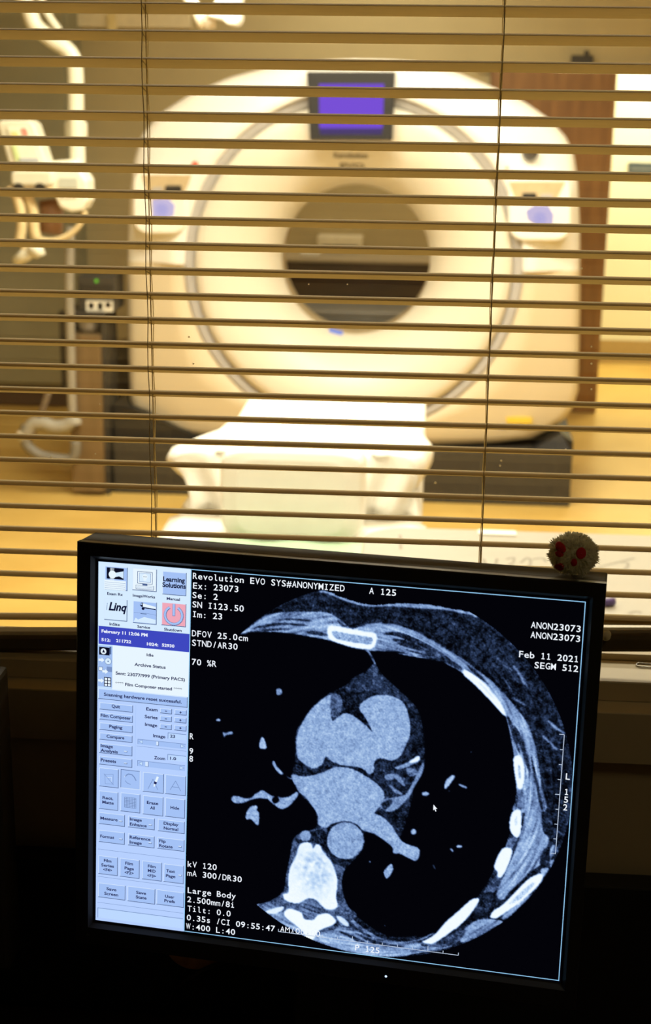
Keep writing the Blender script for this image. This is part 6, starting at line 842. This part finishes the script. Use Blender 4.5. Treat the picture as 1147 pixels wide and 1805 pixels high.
b = MB(); b.add([scr(cx + x, cy + y, 0.3) for x, y in ((0, 0), (3.1, 3.3), (1.75, 3.4), (2.5, 5.2), (1.7, 5.5), (1.0, 3.8), (0, 4.6))], [(0, 1, 2, 5, 6), (2, 3, 4, 5)]); b.build('mouse_pointer', M_ink, screen, recalc=False)
# bezel light, maker's mark, stand
def disc_on(mb, x, y, r, d, n=16): mb.add([scr(x + r * math.cos(2*math.pi*k/n), y + r * math.sin(2*math.pi*k/n), d) for k in range(n)], [tuple(range(n))])
b = MB(); disc_on(b, 242.2, 314.0, 0.95, 4.1); b.build('power_light', glow('blue_white_led', (190, 215, 255), 1.6), mon, recalc=False)
b = MB(); disc_on(b, *(-5.1, 312.7), 1.8, 4.1, 4); b.build('corner_mark', mat('dim_mark', (0.05, 0.05, 0.055), 0.4), mon, recalc=False)
p1 = scr(188, 200, -54)
b = MB(); b.add([tuple(scr(158, 180, -50)), tuple(scr(218, 180, -50)), tuple(scr(218, 250, -50)), tuple(scr(158, 250, -50)), tuple(scr(158, 180, -74)), tuple(scr(218, 180, -74)), (mbase.x + 0.035, mbase.y + 0.02, DZT + 0.014), (mbase.x - 0.035, mbase.y + 0.02, DZT + 0.014), (mbase.x + 0.035, mbase.y - 0.01, DZT + 0.014), (mbase.x - 0.035, mbase.y - 0.01, DZT + 0.014)],
    [(0, 1, 2, 3), (0, 4, 5, 1), (4, 7, 6, 5), (3, 2, 8, 9), (1, 5, 6, 8, 2), (0, 3, 9, 7, 4), (6, 7, 9, 8)])
b.build('stand_neck', M_black, mon, bevel=0.003)
b = MB(); b.lathe([(0.0005, 0.014), (0.07, 0.014), (0.098, 0.008), (0.10, 0.0), (0.0005, 0.0)], (mbase.x, mbase.y - 0.03, DZT + 0.0005), 'z', 48); b.build('stand_base', M_black, mon, smooth=False)

# ------------------------------------------------------------------ fluffy toy on the monitor
tx = 364.3
tp = scr(tx, FY0, -18); UPV = -BY
toy = thing('plush_pompom', tp, 'fluffy white pompom toy with red spots on top of the monitor', 'toy')
tc_ = tp + UPV * 0.0158
R_ = Vector((0.0182, 0.0165, 0.0162))
bm = bmesh.new(); bmesh.ops.create_icosphere(bm, subdivisions=4, radius=1.0)
vs = []
for v in bm.verts:
    d = v.co.normalized(); k = 0.90 + 0.05 * math.sin(9 * d.x + 3 * d.z) * math.sin(8 * d.z + 2 * d.y) + 0.03 * random.random()
    vs.append(tc_ + Vector((d.x * R_.x, d.y * R_.y, d.z * R_.z)) * k)
b = MB(); b.add(vs, [tuple(q.index for q in f.verts) for f in bm.faces]); bm.free()
for k in range(2600):
    d = Vector((random.gauss(0, 1), random.gauss(0, 1), random.gauss(0, 1))).normalized()
    if d.z < -0.80: continue
    p = tc_ + Vector((d.x * R_.x, d.y * R_.y, d.z * R_.z)) * 0.88
    t = d.orthogonal().normalized(); t.rotate(Matrix.Rotation(random.random() * 6.28, 3, d)); u = d.cross(t)
    lump = 1.0 + 0.95 * max(0, math.sin(7 * d.x + 5 * d.z + 2) * math.sin(6 * d.z - 3 * d.x))
    e = p + (d + t * random.uniform(-0.6, 0.6) + u * random.uniform(-0.6, 0.6)).normalized() * random.uniform(0.0018, 0.0034) * lump
    wv = 0.0009
    b.add([p + t * wv, p - t * 0.5 * wv + u * 0.87 * wv, p - t * 0.5 * wv - u * 0.87 * wv, e], [(0, 1, 3), (1, 2, 3), (2, 0, 3)])
b.build('fluffy_fur', mat('white_plush_fur', (0.97, 0.94, 0.82), 0.95, var=0.08, scale=300, trans=0.75), toy, recalc=False)
for sx, sz, rx, rz in [(-0.58, 0.48, 0.17, 0.2), (-0.63, 0.21, 0.13, 0.12), (0.2, 0.33, 0.19, 0.24), (-0.06, -0.07, 0.12, 0.17), (-0.58, -0.4, 0.16, 0.17)]:
    # spot centre in ellipsoid parameters, facing the viewer
    rows = []; n = 14
    yy = lambda a, c: -math.sqrt(max(0.02, 1 - a*a - c*c))
    pts = []
    ctr = None
    b = MB()
    def sp(a, c, k): return tc_ + Vector((a * R_.x, yy(a, c) * R_.y, c * R_.z)) * k
    rings = [[sp(sx + rx * q * math.cos(2*math.pi*j/n), sz + rz * q * math.sin(2*math.pi*j/n), 1.06 + 0.03 * (1 - q)) for j in range(n + 1)] for q in (0.02, 0.5, 0.85, 1.0)]
    rings.append([sp(sx + rx * math.cos(2*math.pi*j/n), sz + rz * math.sin(2*math.pi*j/n), 0.93) for j in range(n + 1)])
    b.grid(rings); b.build('red_spot', mat('red_felt', (0.62, 0.012, 0.020), 0.9, var=0.1, scale=200, trans=0.15), toy, smooth=True)

# ------------------------------------------------------------------ small things on the desk and the sill
gx_, gz_ = (-0.1967, 1.0251)
MB().lathe([(0.0005, -0.002), (0.0265, -0.002), (0.028, 0.0), (0.028, 0.001)], (gx_, 1.185, gz_), 'y', 40).build('cable_port_cover', wood('brown_cover_wood', (0.55, 0.31, 0.12), (0.66, 0.38, 0.16), 0.6, 1, 20), desk)
tag(MB().tube(smooth_path([(-0.1234, 1.176, 1.0361), (-0.1494, 1.176, 1.0217), (-0.1729, 1.176, 1.0097), (-0.194, 1.176, 0.9978), (-0.2127, 1.176, 0.9805), (-0.2291, 1.176, 0.9523)], 8), 0.0028, 8).build('black_cable', M_black, None, smooth=True), 'thin black cable crossing the round brown cover under the monitor', 'cable')
tag(MB().tube(smooth_path([(0.1543, 1.2591, 0.9535), (0.1625, 1.2411, 0.9535), (0.168, 1.2208, 0.9535), (0.175, 1.1967, 0.9535)], 8), 0.003, 8).build('black_cable', M_black, None, smooth=True), 'black cable on the desk below the right edge of the monitor', 'cable')
pts = [(0.2154, 1.2836, 1.2776), (0.2088, 1.2843, 1.2776), (0.2028, 1.2851, 1.2776), (0.2001, 1.2806, 1.2776), (0.2022, 1.2766, 1.2776), (0.2093, 1.276, 1.2776), (0.2143, 1.2751, 1.2776)]
tag(MB().tube(smooth_path(pts, 6), 0.0007, 6).build('wire_clip', M_steel, None, smooth=True), 'bent silver wire clip lying on the window sill at right', 'clip')
# second monitor at the left edge
sx_ = (-0.3442, 1.3109); hz = sx_[1]
m2 = thing('side_monitor', (sx_[0] - 0.18, 1.1, DZT), 'switched off black monitor cut by the left edge of the photo', 'monitor')
hb = MB().box(sx_[0] - 0.40, sx_[0], 1.10, 1.14, hz - 0.27, hz).build('housing', M_shell, m2, bevel=0.004)
MB().box(sx_[0] - 0.385, sx_[0] - 0.015, 1.098, 1.0995, hz - 0.25, hz - 0.015).build('screen', mat('dark_screen_glass', (0.006, 0.006, 0.007), 0.15), m2)
MB().box(sx_[0] - 0.23, sx_[0] - 0.17, 1.141, 1.165, DZT + 0.012, hz - 0.10).build('stand_neck', M_black, m2)
MB().box(sx_[0] - 0.32, sx_[0] - 0.08, 1.02, 1.18, DZT + 0.001, DZT + 0.011).build('stand_base', M_black, m2, bevel=0.003)
